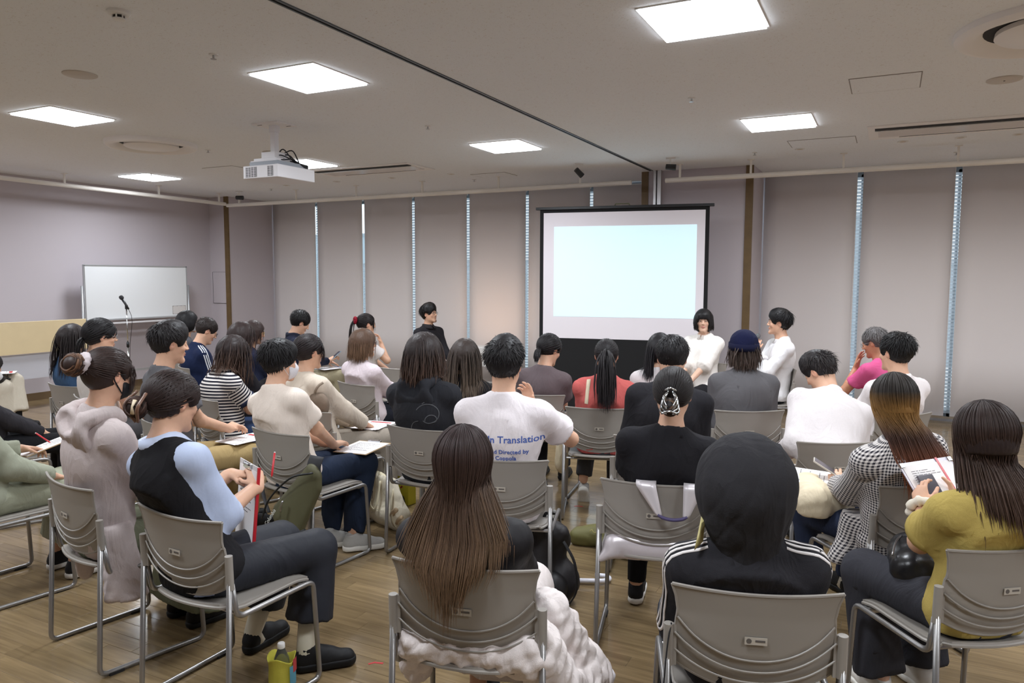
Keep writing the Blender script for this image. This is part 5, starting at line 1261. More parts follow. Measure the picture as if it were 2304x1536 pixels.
sit('P27','', 'grey stacking chair under the woman in the white blouse facing the audience', 'woman speaker with a blunt black bob and fringe in a white blouse facing the audience', 1,
    -1.75,7.67,165, [0,-.12,1.24], 25, 3, dict(col=(245,239,233), sleeve='elbow', sr=.042, inf=.034, fold=.006, hemz=.50), dict(col=(30,30,34)), dict(style='bob', col=(22,20,21), bang=-.035, n=300, L=.10, w=.0042, face=.060, t=.020), collar=('band',(236,229,223)), face=True, skin=(226,184,160), wr=(.06,.22,.60), wl=(-.02,.24,.60), lips=(196,104,104))
sit('P28','', 'grey stacking chair under the man in the navy beanie', 'man in a navy beanie and a grey long-sleeved tee, wavy hair under the cap', 1,
    -.91,5.31,28, [.027,.025,1.19], -12, -2, dict(col=(98,96,99), sleeve='long', sr=.034, inf=.032, fold=.006), dict(col=(44,44,50)), dict(style='semi', col=(52,42,38), tip=(84,68,60), L=.13, n=330, w=.0042, radial=.9, wob=.10, low=-.08, t=.012), sex='m', bulk=1.08, beanie=(22,26,58), collar=('ring',(94,92,95)))
sit('P29','', 'grey stacking chair under the man speaking into the microphone', 'man speaker with black hair in a white shirt talking into a microphone', 1,
    -1.08,7.72,118, [0,-.12,1.24], -18, -3, dict(col=(240,239,241), sleeve='three', sr=.034, inf=.030, fold=.006, hemz=.48, cuff=(224,221,222)), dict(col=(40,42,50)), sh(col=(20,19,21), t=.026, top=.022, bang=-.012, L=.07, n=320, lift=.12, w=.0042, low=-.08, fwd=.3), sex='m', collar=('band',(232,229,229)), face=True, wl=(-.05,.13,.985), pl=(-.6,-.1,-.9), wr=(.05,.24,.60), hands={'L':dict(d=(.25,-.3,.75),n=(.9,-.3,-.3),curl=1.15,thumb=.3)}, shoes='white_sneaker' if False else 'sneaker')
sit('P30','', 'grey stacking chair under the man bent over writing', 'man with spiky black hair in a white denim jacket bent over writing', 1,
    -.32,4.54,30, [.169,.389,1.10], 32, 35, dict(col=(224,217,217), sleeve='long', sr=.042, inf=.036, fold=.007, name='jacket'), dict(col=(60,64,80)), sh(col=(36,32,33), t=.012, top=.022, L=.062, n=420, lift=1.0, mess=.35, w=.0034, low=-.06, frontL=.9, tip=(60,52,50)), sex='m', collar=('fold',(246,239,239)), wl=(-.06,.34,.62), wr=(.14,.40,.64), hands={'L':dict(d=(.1,.9,-.2),n=(.2,0,-1),curl=.6)}, pelvis_x=.02, ankles=[(.10,.38,.09),(-.10,.38,.09)])
sit('P31','', 'grey stacking chair under the grey-haired man in pink', 'grey-haired man with glasses in a pink shirt, hand over his mouth', 1,
    -.12,7.11,55, [0,-.02,1.13], 17, 18, dict(col=(214,92,142), sleeve='short'), dict(col=(80,80,86)), sh(col=(92,88,88), tip=(150,147,146), t=.018, L=.05, n=240, lift=.3, w=.0042), sex='m', skin=(196,138,108), glasses='silver', wl=(-.04,.12,.90), pl=(-.5,.3,-.9), hands={'L':dict(d=(.25,-.1,1),n=(.25,-1,0),curl=.35,spread=1.3)})
sit('P32','', 'grey stacking chair under the bowl-cut man in a white tee', 'man with a black bowl cut in a white tee, before the grey-haired man', 1,
    -.04,5.60,45, [0,-.12,1.19], 7, 3, dict(col=(246,238,238), sleeve='short', sr=.036, inf=.026), dict(col=(60,60,70)), sh(col=(22,20,21), t=.026, bang=-.014, L=.06, n=340, lift=.04, w=.0040, low=-.075, mess=.08), sex='m', collar=('ring',(246,239,240)))
def auburn(V, hd):
    q = np.clip((hd[2]+.105-V[:,2])/.50, 0, 1)[:,None]; a = np.array(s2l((44,38,34))); b = np.array(s2l((140,104,58))); c = np.array(s2l((74,50,42))); d = np.array(s2l((150,88,58)))
    x1 = np.clip((q-.10)/.10,0,1); x2 = np.clip((q-.30)/.16,0,1); x3 = np.clip((q-.50)/.30,0,1); C = a*(1-x1)+b*x1; C = C*(1-x2)+c*x2; return C*(1-x3)+d*x3
def p33x(B):
    F = Field((-.30,-.25,.28),(.30,.12,.62), .009); F.cone((-.16,.0,.60),(-.22,.02,.37),.05,.07,.05); F.cone((-.10,-.10,.56),(.12,-.12,.54),.09,.09,.05); F.cone((-.16,.0,.58),(-.12,-.10,.45),.07,.06,.05); F.cut((0,0,.385),(0,0,-1))
    o,g = cloth_obj(F,'shirt_tail',(228,222,219),B['t'],55,.006)
    u,w = _pattern_coords(g[0],B['Pv'],B['up'],B['lx'],B['fw'],[])
    for nm_,arr in (('pu',u),('pw',w)):
        a = o.data.attributes.new(nm_,'FLOAT','POINT'); a.data.foreach_set('value',arr.astype(np.float32))
    o.data.materials.clear(); o.data.materials.append(pattern_mat('gingham',(228,222,219),(38,36,46),.0125,.5))
    MB().tube([B['WL']+nrm(B['WL']-B['EL'])*-.012+np.array([.027*math.cos(a),.012*math.cos(a),.027*math.sin(a)]) for a in np.linspace(0,6.28,18)],.004,6).build('bracelet',chrome,B['t'],True)
sit('P33','', 'grey stacking chair under the gingham shirt at the right', 'woman with long bleached auburn hair in a black and white gingham shirt', 0,
    .04,3.79,39, [-.10,-.11,1.14], -14, 10, dict(col=(228,222,219), col2=(38,36,46), pattern='gingham', per=.0125, duty=.5, sleeve='long', sr=.036, inf=.030, fold=.005), dict(col=(42,50,72)), lg(col=(46,40,36), n=0, w=.0028, low=-.05, colf=auburn, nsheet=1100, sheet=[(1.10,-.10,.085,-.20,.08),(1.02,-.08,.108,-.245,.08),(.93,-.05,.125,-.275,.06),(.84,-.02,.125,-.295,.04)], tips=([-1,-.6,-.2,.2,.6,1],[.84,.79,.78,.80,.82,.86])), wl=(-.10,.24,.67), wr=(.08,.25,.66), pelvis_x=-.03, knees=[(.10,.38,.50),(-.18,.38,.50)], ankles=[(.14,.46,.09),(-.12,.36,.09)], socks=(228,222,208), shoes='black_shoe', hands={'L':dict(d=(.3,.75,.45),n=(.5,.3,-.6),curl=.6)}, extra=p33x)
def p34x(B):
    d = nrm(B['WL']-B['EL']); c = B['WL']-d*.020; u = nrm(np.cross(d,[1,0,0])); v = np.cross(d,u); G = []
    for a in np.linspace(0,2*math.pi,44):
        wv = 1+.18*math.sin(a*8)+.08*math.sin(a*13); G.append([c+(u*math.cos(a)+v*math.sin(a))*(.042+.018*math.cos(b_)*wv)+d*.020*math.sin(b_)*wv for b_ in np.linspace(0,2*math.pi,12)])
    MB().grid(np.array(G)).build('wrist_scrunchie', mat('cream_scrunchie',(232,224,208),.8), B['t'], True)
sit('P34','', 'grey stacking chair at the right edge under the mustard knit top', 'woman with long brown hair in a mustard knit top holding a clipboard', 0,
    .26,3.06,37, [-.03,-.11,1.138], -2, 10, dict(col=(186,164,92), sleeve='short', sr=.034, inf=.020, fold=.005, name='knit_top', cuff=(180,158,88)), dict(col=(58,58,64), kr=.086, hr=.095, tr=.088, m=None), lg(col=(46,34,32), tip=(84,62,50), n=0, w=.0027, low=-.05, nsheet=1300, sheet=[(1.08,-.02,.095,-.18,.10),(1.0,-.01,.135,-.245,.11),(.92,.005,.160,-.278,.10),(.84,.01,.165,-.295,.08)], tips=([-1,-.6,-.2,.2,.6,1],[.95,.93,.91,.87,.84,.86])), wl=(.01,.20,.80), pl=(-.45,-.1,-.9), wr=(.20,.26,.80), knees=[(.12,.37,.50),(-.13,.33,.50)], ankles=[(.13,.30,.09),(-.10,.25,.09)], shoes='sneaker', hands={'L':dict(d=(.25,.60,.65),n=(.85,.1,-.3),curl=.8,thumb=.5),'R':dict(d=(-.3,.7,.4),n=(-.5,.3,.3),curl=.6)}, extra=p34x)
def p35x(B):
    hd,Rh,nb,fw,up,lx = (B[k] for k in ('hd','Rh','nb','fw','up','lx'))
    F = Field(hd-.34, hd+.30, .0075); c = hd+Rh@np.array([0,-.026,.008])
    F.ell(c, Rh, (.142,.158,.155), .03); F.ell(hd+Rh@np.array([0,-.03,-.095]), Rh, (.102,.108,.080), .05); F.cone(nb-up*.030-fw*.015, nb+up*.03-fw*.01, .082,.080,.04, sq=(fw,1.15))
    F.ell(hd+Rh@np.array([0,.12,-.02]), Rh, (.085,.13,.125), .02, 'sub'); F.cut(nb-up*.035, -up)
    V,T,Q = F.poly(0); L_ = (V-hd)@Rh
    seamw = np.exp(-((L_[:,0]-.085-.02*L_[:,2])/.006)**2)*.004*(L_[:,1] < .1)
    dm = folds(V, 91, .006, .9, (1,1,1.3)); V = V+vnormals(V,T,Q)*(dm-seamw)[:,None]
    me = fast_mesh('hood',V,T,Q,True,np.tile(s2l((46,45,48)),(len(V),1))); me.materials.append(cloth_m); link(bpy.data.objects.new('hood',me), B['t'])
    m = attr_free((226,220,218))
    for S,E,W,sg in ((B['SR'],B['ER'],B['WR'],1),(B['SL'],B['EL'],B['WL'],-1)):
        for k in (-1,0,1):
            base = [nb*.36+S*.64+up*.03, S+up*.02, S*.5+E*.5, E, E*.5+W*.5]
            o = [up, nrm(up*.8+lx*sg*.6), lx*sg, lx*sg, nrm(lx*sg+up*.3)]
            c_ = spline(base,26); oo = spline(o,26); pts = [p+q*.14+fw*(.019*k-.012) for p,q in zip(c_,oo)]
            ribbon_on(B, pts, [-q for q in oo], .0095, m, 'stripe')
    mb = MB()
    for k in range(16):
        mb.tube(spline([hd+Rh@np.array([-.10-.001*k,.0,-.07]), nb-lx*(.118+.0012*k)+up*.055-fw*(.0+.003*k), nb-lx*(.122+.0018*k)+up*.010-fw*(.01+.003*k)],8),[.004,.004,.0035,.0035,.003,.0025,.0018,.001],5)
    mb.build('hair', mat('blond_lock',(196,184,128),.45), B['t'], True)
sit('P35','', 'grey stacking chair under the person with the black hood up', 'person with the hood up in a black hoodie with three white sleeve stripes', 0,
    -.37,2.35,18, [-.026,-.11,1.065], -2, 4, dict(col=(40,39,43), sleeve='long', sr=.038, inf=.034, fold=.007, name='hoodie'), dict(col=(52,56,64), kr=.085, hr=.10), None, sex='m', extra=p35x, sw=.170, ankles=[(.12,.30,.09),(-.14,.10,.09)], knees=[(.12,.36,.50),(-.16,.32,.47)], shoes='black_sneaker', wr=(.10,.20,.60), wl=(-.12,.18,.62))
def p36x(B):
    F = Field((-.34,-.36,.10),(.46,.52,.62), .0085)
    F.cone((-.18,-.14,.50),(.20,-.14,.50),.065,.07,.05); F.cone((.20,-.12,.52),(.30,.02,.22),.07,.09,.06); F.cone((.20,.10,.52),(.30,.22,.24),.08,.10,.06); F.cone((.30,.02,.22),(.30,.22,.24),.09,.10,.06); F.cone((-.19,-.10,.50),(-.22,-.05,.36),.05,.05,.04)
    V,T,Q = F.poly(0); N_ = vnormals(V,T,Q); ruff = .010*np.sin(V[:,2]*70+3*np.sin(V[:,0]*30)+2*np.sin(V[:,1]*37))+.008*np.sin(V[:,0]*90+V[:,1]*70+2*np.sin(V[:,2]*33)); V = V+N_*(ruff*.35+folds(V,5,.012,1.6))[:,None]
    me = fast_mesh('skirt_ruffle',V,T,Q,True,np.tile(s2l((232,222,219)),(len(V),1))); me.materials.append(cloth_m); link(bpy.data.objects.new('skirt_ruffle',me), B['t'])
sit('P36','', 'grey stacking chair in the front row under the very long brown hair', 'woman with very long brown hair in a black velvet top and white ruffled skirt', 0,
    -1.19,2.13,14, [-.033,-.11,1.083], 6, 3, dict(col=(30,28,31), sleeve='long', sr=.030, inf=.024, m=satin_m), dict(kind='skirt', col=(232,222,219), kr=.078, hr=.12, len=.75, tr=.066, fold=.010), lg(col=(44,30,30), tip=(116,90,66), n=0, w=.0025, low=-.05, nsheet=1700, gpow=2.3, sheet=[(1.05,-.03,.085,-.19,.07),(.97,-.03,.125,-.215,.06),(.88,-.025,.165,-.245,.05),(.80,-.03,.175,-.285,.04),(.70,-.03,.11,-.300,.02)], tips=([-1,-.6,-.3,0,.25,.5,1],[.85,.80,.73,.68,.72,.80,.88])), ankles=[(.12,.30,.09),(-.10,.30,.09)], extra=p36x, sw=.160)
chair(-4.31,6.12,-14, 'empty grey stacking chair between the lilac cardigan and the shaggy-haired person')
# ------------------------------------------------------------------ screen, furniture and the things people carry
black_case = mat('black_case', (30,31,34), .45)
black_cloth = mat('black_cloth', (22,22,24), .9)
paper = mat('paper', (240,236,236), .8)
ink = mat('print_ink', (92,88,90), .8)
red_pl = mat('red_plastic', (196,40,50), .35)
tan_board = mat('tan_board', (176,148,112), .7)
def free(name, mb, m, loc=(0,0,0), rz=0, **kw):
    o = mb.build(name, m, None, kw.pop('smooth', False), kw.pop('bevel', 0)); o.location = loc; o.rotation_euler = (0,0,rz); tag(o, **kw); return o
# projection screen
t = empty('projection_screen', (-2.86,8.50,0), R(10.2), 'pull-up projection screen with black borders showing a pale blue slide', 'screen')
MB().box((0,.02,.055), (2.10,.11,.09)).build('floor_case', black_case, t, bevel=.008)
for x in (-.85,.85): MB().box((x,.02,.008), (.06,.42,.014)).build('foot', black_case, t)
MB().box((0,0,.525), (2.0,.004,.85)).build('black_skirt', black_cloth, t)
MB().box((0,0,1.708), (1.91,.004,1.518)).build('screen_fabric', mat('screen_white', (240,234,240), .8), t)
for x in (-.9775,.9775): MB().box((x,0,1.708), (.045,.0045,1.52)).build('side_border', black_cloth, t)
MB().box((0,0,2.484), (2.0,.0045,.036)).build('top_border', black_cloth, t)
MB().box((0,0,2.518), (2.10,.05,.034)).build('top_bar', black_case, t, bevel=.004)
MB().tube(rounded([(-.09,-.005,2.53),(-.08,-.008,2.556),(.08,-.008,2.556),(.09,-.005,2.53)],.01), .006, 8).build('carry_handle', mat('olive_handle',(96,98,70),.5), t, True)
for s_ in (-1,1): MB().tube([(0,.05,.10),(s_*.55,.06,1.1),(0,.05,2.50)], .013, 8).build('support_arm', black_case, t)
slide = mat('projected_slide', (176,190,194), .8, emit=.62)  # self-glowing plate stands for the light the projector throws on the fabric
nodes(slide)[3].inputs['Emission Color'].default_value = s2l((210,244,255))+(1,)
o = MB().box((.02,-.0035,1.757), (1.685,.002,1.085)).build('projected_slide', slide, t)

# projector on its ceiling post
t = empty('ceiling_projector', (-4.82,4.98,ZC), 0, 'white ceiling projector hanging on a short post with black cables', 'projector')
pw_ = mat('projector_white', (236,234,238), .35)
MB().box((-.05,.0,-.005), (.30,.24,.010)).build('ceiling_plate', panel_white, t)
for x,y in ((-.15,-.07),(.05,.07)): MB().box((x-.0,y,-.0105), (.05,.008,.002)).build('plate_slot', gap_dark, t)
MB().box((-.05,0,-.13), (.052,.052,.25)).box((-.05,-.0,-.035), (.07,.062,.07)).build('post', pw_, t, bevel=.003)
MB().box((-.05,0,-.275), (.16,.16,.06)).box((-.05,0,-.315), (.26,.24,.022)).box((-.05,0,-.337), (.30,.28,.022)).build('mount_bracket', pw_, t, bevel=.003)
MB().box((0,0,-.366), (.33,.37,.045)).build('upper_case', mat('projector_grey',(150,156,166),.4), t, bevel=.004)
MB().box((0,0,-.435), (.40,.45,.108)).build('case', pw_, t, bevel=.006)
for x,w,n_ in ((-.105,.125,4),(.115,.062,2)):
    MB().box((x,-.2255,-.435), (w,.003,.083)).build('vent_recess', gap_dark, t)
    mb = MB()
    for k in range(11): mb.box((x,-.2275,-.472+k*.0075), (w,.003,.0028))
    for k in range(1,n_): mb.box((x-w/2+k*w/n_,-.2278,-.435), (.004,.003,.083))
    o = mb.build('vent_louvres', pw_, t); o['kind'] = 'stuff'
MB().lathe([(.05,0),(.05,.012),(.043,.012),(.040,.004)], 24, (.06,.225,-.435), (0,1,0)).build('lens', black_case, t)
for k in range(7):
    a = rng.random()*.03; z = -.30-.02*rng.random()
    MB().tube(spline([(-.02,-.02+.01*k,-.27),(.05+a,-.06+.03*k,z+.04*(k%3)),(.11+a,.02+.02*k,-.31-.006*k),(.16,.08+.015*k,-.345),(.175,.16,-.375)],22), .0055, 7).build('cable', black_case, t, True)

# whiteboard on its stand
t = empty('whiteboard', (-9.97,7.37,0), 0, 'long mobile whiteboard on metal posts standing against the left wall', 'whiteboard')
MB().box((0,0,1.45), (.018,1.66,.76)).build('board', mat('board_white',(226,228,230),.22,spec=.6), t)
fr = MB()
for z in (1.065,1.835): fr.box((0,0,z), (.026,1.70,.022))
for y in (-.84,.84): fr.box((0,y,1.45), (.026,.022,.79))
fr.build('board_frame', mat('alu_frame',(190,192,194),.35,metal=.7), t, bevel=.003)
for y in (-.875,.875): MB().tube([(0,y,.06),(0,y,1.55)], .016, 10).build('post', mat('alu_frame'), t, True)
MB().box((.05,0,1.015), (.08,1.5,.018)).build('pen_tray', mat('tray_white',(214,212,214),.4), t)
MB().box((0,0,.30), (.03,1.75,.03)).build('cross_bar', mat('alu_frame'), t)
for y in (-.875,.875):
    MB().box((0,y,.055), (.55,.04,.03)).build('foot', mat('alu_frame'), t)
    for x in (-.24,.24): MB().lathe([(.025,-.012),(.025,.012)], 14, (x,y,.026), (0,1,0)).build('caster', black_case, t)
nt_ = MB().box((.0105,.685,1.165), (.002,.25,.13)).build('notice_sheet', mat('notice_paper',(212,208,206),.6), t)
mb = MB()
for k in range(4):
    for z in (1.105,1.225): mb.box((.0118,.575+k*.073,z), (.001,.008,.008))
for z in (1.103,1.227): mb.box((.0118,.685,z), (.001,.235,.0025))
for y in (.568,.802): mb.box((.0118,y,1.165), (.001,.0025,.12))
mb.build('notice_print', gap_dark, nt_)

# folded flip-top table, left wall
t = empty('folding_table', (-9.55,5.35,0), 0, 'folded flip-top table, pale wooden top upright and grey panel below, at the left wall', 'table')
MB().box((0,0,.92), (.028,1.8,.40)).build('table_top', mat('pale_oak',(222,202,162),.45,var=.06,vscale=6), t, bevel=.004)
MB().box((-.03,0,.555), (.012,1.72,.31)).build('modesty_panel', mat('grey_panel',(196,196,204),.5), t)
for y in (-.80,.80):
    MB().box((-.04,y,.42), (.05,.04,.74)).build('leg', mat('alu_frame'), t); MB().box((-.04,y,.06), (.5,.05,.03)).build('foot', mat('alu_frame'), t)
    for x in (-.26,.18): MB().lathe([(.024,-.012),(.024,.012)], 14, (x,y,.026), (0,1,0)).build('caster', black_case, t)

# microphone stand
def microphone(t, A, B_):
    A = np.array(A,float); B_ = np.array(B_,float); d = nrm(B_-A)
    MB().tube([A,B_-d*.045], [.010,.015], 12).build('handle', mat('mic_black',(32,32,34),.4), t, True)
    MB().tube([B_-d*.050,B_-d*.043], [.0185,.0185], 14).build('collar', steel, t)
    MB().lathe([(.015,-.03),(.023,-.018),(.0255,0),(.021,.016),(.010,.025),(.001,.027)], 16, B_-d*.012, d).build('grille', mat('mic_grille',(120,122,124),.35,metal=.7,bump=.8,bscale=900), t, True)
t = empty('microphone_stand', (-8.22,5.90,0), R(60), 'tall microphone stand with a black microphone before the whiteboard', 'stand')
MB().tube([(0,0,.05),(0,0,.86)], .011, 10).tube([(0,0,.84),(0,0,1.30)], .007, 10).build('pole', chrome, t, True)
MB().tube([(0,0,.83),(0,0,.89)], .016, 12).build('clutch', black_case, t, True)
for k in range(3):
    a = k*2.094; MB().tube([(0,0,.10),(.27*math.cos(a),.27*math.sin(a),.012)], .008, 8).build('leg', chrome, t)
MB().box((0,0,1.315), (.03,.03,.05)).build('clip', black_case, t)
A_, B_ = np.array((.02,-.03,1.29)), np.array((-.05,.06,1.44)); d = nrm(B_-A_)
MB().tube([A_,B_-d*.045], [.011,.016], 12).build('microphone', mat('mic_black',(32,32,34),.4), t, True)
MB().lathe([(.015,-.03),(.024,-.018),(.0265,0),(.021,.016),(.001,.027)], 16, B_-d*.012, d).build('grille', mat('mic_grille_dark',(44,44,48),.5,bump=.8,bscale=900), t, True)
MB().tube(spline([(.02,-.03,1.29),(.05,-.05,1.15),(.02,.0,.8),(.012,.01,.3),(.06,.05,.02)],20), .003, 6).build('cable', black_case, t, True)

# small side table with a white device in front of the blinds
t = empty('side_table', (-5.22,9.35,0), 0, 'small white side table before the blinds, mostly hidden by heads', 'table')
MB().box((0,0,.44), (.62,.45,.025)).build('table_top', white_plastic, t, bevel=.004)
for x in (-.28,.28):
    for y in (-.19,.19): MB().tube([(x,y,0),(x,y,.43)], .014, 8).build('leg', steel, t, True)
t = empty('amplifier', (-5.20,9.33,.4525), 0, 'white boxy amplifier with small knobs on the side table', 'amplifier')
MB().box((0,0,.125), (.40,.30,.25)).build('housing', white_plastic, t, bevel=.02)
MB().box((0,-.151,.10), (.36,.004,.12)).build('front_panel', mat('grey_front',(176,172,168),.5), t)
for k in range(7): MB().lathe([(.011,0),(.009,.014)], 10, (-.15+k*.05,-.153,.12-.04*(k%2)), (0,-1,0)).build('knob', black_case, t)

# --- sheets, clipboards, phones: frame (centre c, right u, up v) in a seat's coordinates
def frame(key, c, u, v):
    B = chair_of[key]; a = R(B['h']); Rz = np.array([[math.cos(a),-math.sin(a),0],[math.sin(a),math.cos(a),0],[0,0,1]])
    u = nrm(Rz@np.array(u,float)); v = Rz@np.array(v,float); v = nrm(v-u*(u@v)); n = np.cross(u,v)
    m = Matrix(np.array([u,v,n]).T.tolist()).to_4x4(); m.translation = w2(key, c); return m
def thing_at(name, m, label, cat, group=None):
    o = bpy.data.objects.new(name, None); COL.objects.link(o); o.matrix_world = m; o.empty_display_size = .05; return tag(o, label, cat, group)
def lines(w, h, n, seed, m=ink):
    r = random.Random(seed); mb = MB()
    for k in range(n):
        y = h/2-h*.12-k*h*.76/n; x = -w*.40
        while x < w*.30:
            l = r.uniform(.03,.14)*w; mb.box((x+l/2,y,.0), (l,h*.012,.0004)); x += l+.02*w
            if r.random() < .15: break
    return mb
def clipboard(key, c, u, v, label, w=.235, h=.325, board=tan_board, edge=None, clip=True, seed=1, sheet=True):
    t = thing_at('clipboard', frame(key,c,u,v), label, 'clipboard')
    MB().box((0,0,0), (w,h,.004)).build('board', board, t, bevel=.001)
    if edge: MB().box((w/2+.002,0,0), (.009,h,.012)).build('edge_strip', edge, t)
    if sheet:
        o = MB().box((0,-.008,.0032), (w*.93,h*.92,.0012)).build('sheet', paper, t)
        q = lines(w*.9,h*.85,14,seed).build('print', ink, o); q.location = (0,-.008,.0041)
    if clip: MB().box((0,h/2-.012,.008), (.09,.024,.008)).tube([(-.03,h/2-.006,.014),(.03,h/2-.006,.014)], .005, 8).build('clip', chrome, t, bevel=.001)
    return t
def flyers(key, c, u, v, label, w=.21, h=.297, n=3, col2=None, seed=3):
    t = thing_at('flyers', frame(key,c,u,v), label, 'flyers')
    for k in range(n):
        r = random.Random(seed*7+k); a = r.uniform(-.12,.12); o = MB().box((r.uniform(-.01,.01),r.uniform(-.01,.01),k*.0016), (w,h,.0012), [[math.cos(a),-math.sin(a),0],[math.sin(a),math.cos(a),0],[0,0,1]]).build('sheet', paper, t)
    q = lines(w,h,10,seed).build('print', ink, o); q.location = (0,0,k*.0016+.0008)
    if col2: MB().box((0,h*.36,k*.0016+.0009), (w*.8,h*.10,.0004)).build('headline', mat('head_%d_%d_%d'%col2, col2, .7), o)
    return t
def phone(key, c, u, v, label, col=(44,44,48)):
    t = thing_at('smartphone', frame(key,c,u,v), label, 'phone')
    MB().box((0,0,0), (.073,.150,.0085)).build('case', mat('phone_%d_%d_%d'%col, col, .3), t, bevel=.003)
    MB().box((0,0,.0046), (.066,.142,.0008)).build('screen', mat('phone_glass', (70,66,76), .15), t)
    MB().lathe([(.007,0),(.006,.002)], 10, (-.02,.055,-.0045), (0,0,-1)).build('camera_lens', black_case, t)
def pen(key, A, B_, label, m):
    B = chair_of[key]; t = empty('pen', w2(key,A), 0, label, 'pen'); q = w2(key,B_)-w2(key,A)
    MB().tube([(0,0,0),q*.08,q*.1,q], [.001,.004,.0045,.0045], 8).build('barrel', m, t, True); MB().tube([q*.98,q*1.04], .0035, 8).build('cap', white_plastic, t, True)
clipboard('P6', (-.125,.215,.71), (.93,-.42,.02), (-.02,.12,1), 'clipboard with a bright red edge held upright by the woman in the black vest', edge=red_pl, board=mat('pale_board',(214,210,208),.6), w=.25, h=.34, seed=4)
pen('P6', (-.02,.26,.82), (-.03,.29,.92), 'red pen between the fingers above the red-edged clipboard', red_pl)
clipboard('P14', (.04,.42,.590), (.95,.2,0), (-.2,.95,.02), 'tan clipboard with white flyers on the lap of the person in jeans', w=.24, h=.32, seed=5)
flyers('P7', (.02,.36,.60), (.9,.3,0), (-.3,.9,0), 'white and red flyers on khaki trousers', col2=(190,50,50), seed=6)
clipboard('P1', (-.27,.36,.690), (.9,-.1,.1), (.1,.9,.25), 'clipboard with flyers at the left edge under the red pen', w=.23, h=.31, seed=8)
pen('P1', (-.20,.34,.715), (-.25,.285,.775), 'red pen in the hand at the left edge', red_pl)
t = clipboard('P34', (.15,.30,.868), (.97,.06,.07), (-.05,.65,.70), 'white clipboard with a red elastic band at the right edge', w=.25, h=.20, board=mat('grey_board',(184,176,190),.3), clip=False, seed=9)
MB().box((.055,0,.0046), (.010,.205,.0012)).build('elastic_band', red_pl, t)
for x in (-.115,.115): MB().box((x,.088,.003), (.022,.022,.010)).build('corner', chrome, t, bevel=.003)
phone('P34', (.10,.255,.842), (.97,.06,.07), (-.22,.62,.70), 'grey smartphone held against the white clipboard', (96,90,98))
phone('P33', (-.10,.33,.735), (.55,.80,.05), (-.7,.45,.5), 'smartphone in a clear case held by the woman in gingham', (206,200,190))
flyers('P33', (-.17,.37,.680), (.6,.8,.1), (-.8,.6,.05), 'stack of dark and white flyers on the cream bag', n=5, seed=11)
phone('P11', (.05,.26,.875), (.9,.2,.1), (-.1,.8,.6), 'dark smartphone held up behind the striped tee')
phone('P13', (.0,.37,.775), (.9,.2,.1), (-.1,.8,.6), 'pale blue smartphone of the man in the navy shirt', (170,190,204))
flyers('P13', (.05,.30,.635), (.9,.3,0), (-.3,.9,0), 'flyers with a blue band on beige trousers', col2=(70,110,180), seed=12)
flyers('P15', (-.02,.36,.600), (.9,.3,0), (-.3,.9,0), 'white and red flyers on tweed trousers', col2=(196,60,66), seed=13)
flyers('P2', (.02,.30,.665), (.9,.3,0), (-.3,.9,0), 'flyers with red marks on top of the black handbag', col2=(190,60,60), seed=14)
flyers('P30', (.05,.44,.590), (.9,.3,0), (-.3,.9,0), 'notebook pages under the hands of the bent man', seed=15)
pen('P30', (.16,.50,.62), (.12,.44,.72), 'black pen of the bent man writing', black_case)
flyers('P17', (.02,.34,.585), (.9,.3,0), (-.3,.9,0), 'flyers on the lap of the woman in lilac', col2=(190,50,60), seed=16)
t = empty('microphone', w2('P29',(0,0,0)), R(118), 'handheld microphone at the mouth of the speaking man', 'microphone'); microphone(t, (-.03,.20,.945), (-.02,.085,1.125))
t = empty('microphone', w2('P27',(0,0,0)), R(165), 'handheld microphone lying in the lap of the woman speaker', 'microphone'); microphone(t, (.12,.24,.625), (-.06,.30,.615))

# --- soft bags built as fields
def soft(name, fn, lo, hi, v, rgb, parent, seed=1, amp=.006, m=None, fsc=1.0):
    F = Field(lo, hi, v); fn(F); o,g = cloth_obj(F, name, rgb, parent, seed, amp, fsc, m); return o,g
leather = attr_mat('leather', 'col', .32, .5, noise=.05, nscale=120, bump=.15)
nylon = attr_mat('nylon', 'col', .55, .4, noise=.08, nscale=300, bump=.15)
def at(key): B = chair_of[key]; return (B['x'],B['y'],0), R(B['h'])
# olive sling bag hung on the chair back
l,h_ = at('P14'); t = empty('sling_bag', l, h_, 'olive green sling bag hung from the chair of the masked person', 'bag')
def f(F):
    F.cone((.33,-.275,.61),(.12,-.30,.35),.062,.090,.03, sq=((.25,1,.1),1.9)); F.cone((.345,-.275,.55),(.20,-.30,.31),.045,.07,.03, sq=((.25,1,.1),1.8))
soft('bag_body', f, (-.15,-.45,.12), (.55,-.15,.78), .006, (92,90,66), t, 3, .004, nylon)
def f(F): F.cone((.04,-.30,.30),(.22,-.30,.255),.075,.075,.03, sq=((.1,1,0),1.9)); F.cut((0,0,.285),(-.1,0,1))
soft('bottom_panel', f, (-.15,-.45,.12), (.40,-.15,.40), .006, (36,36,36), t, 4, .003, nylon)
MB().tube(spline([(.385,-.33,.64),(.25,-.365,.60),(.08,-.365,.46),(.0,-.355,.33)],20), .0055, 7).build('zip_track', black_case, t, True)
MB().tube(spline([(.20,-.375,.47),(.19,-.382,.44),(.185,-.38,.41)],8), .006, 7).build('zip_pull', steel, t, True)
MB().grid(np.array([[(.33+.05*w_+.02*q,-.262-.02*math.sin(q*3),.60+.115*q) for w_ in (-1,1)] for q in np.linspace(0,1,8)]), .006).build('strap', mat('strap_grey',(58,58,62),.7), t, True)
MB().tube(spline([(.02,-.32,.36),(-.04,-.30,.42),(-.10,-.27,.50)],10), .010, 8, flat=.4).build('side_strap', mat('strap_grey'), t, True)
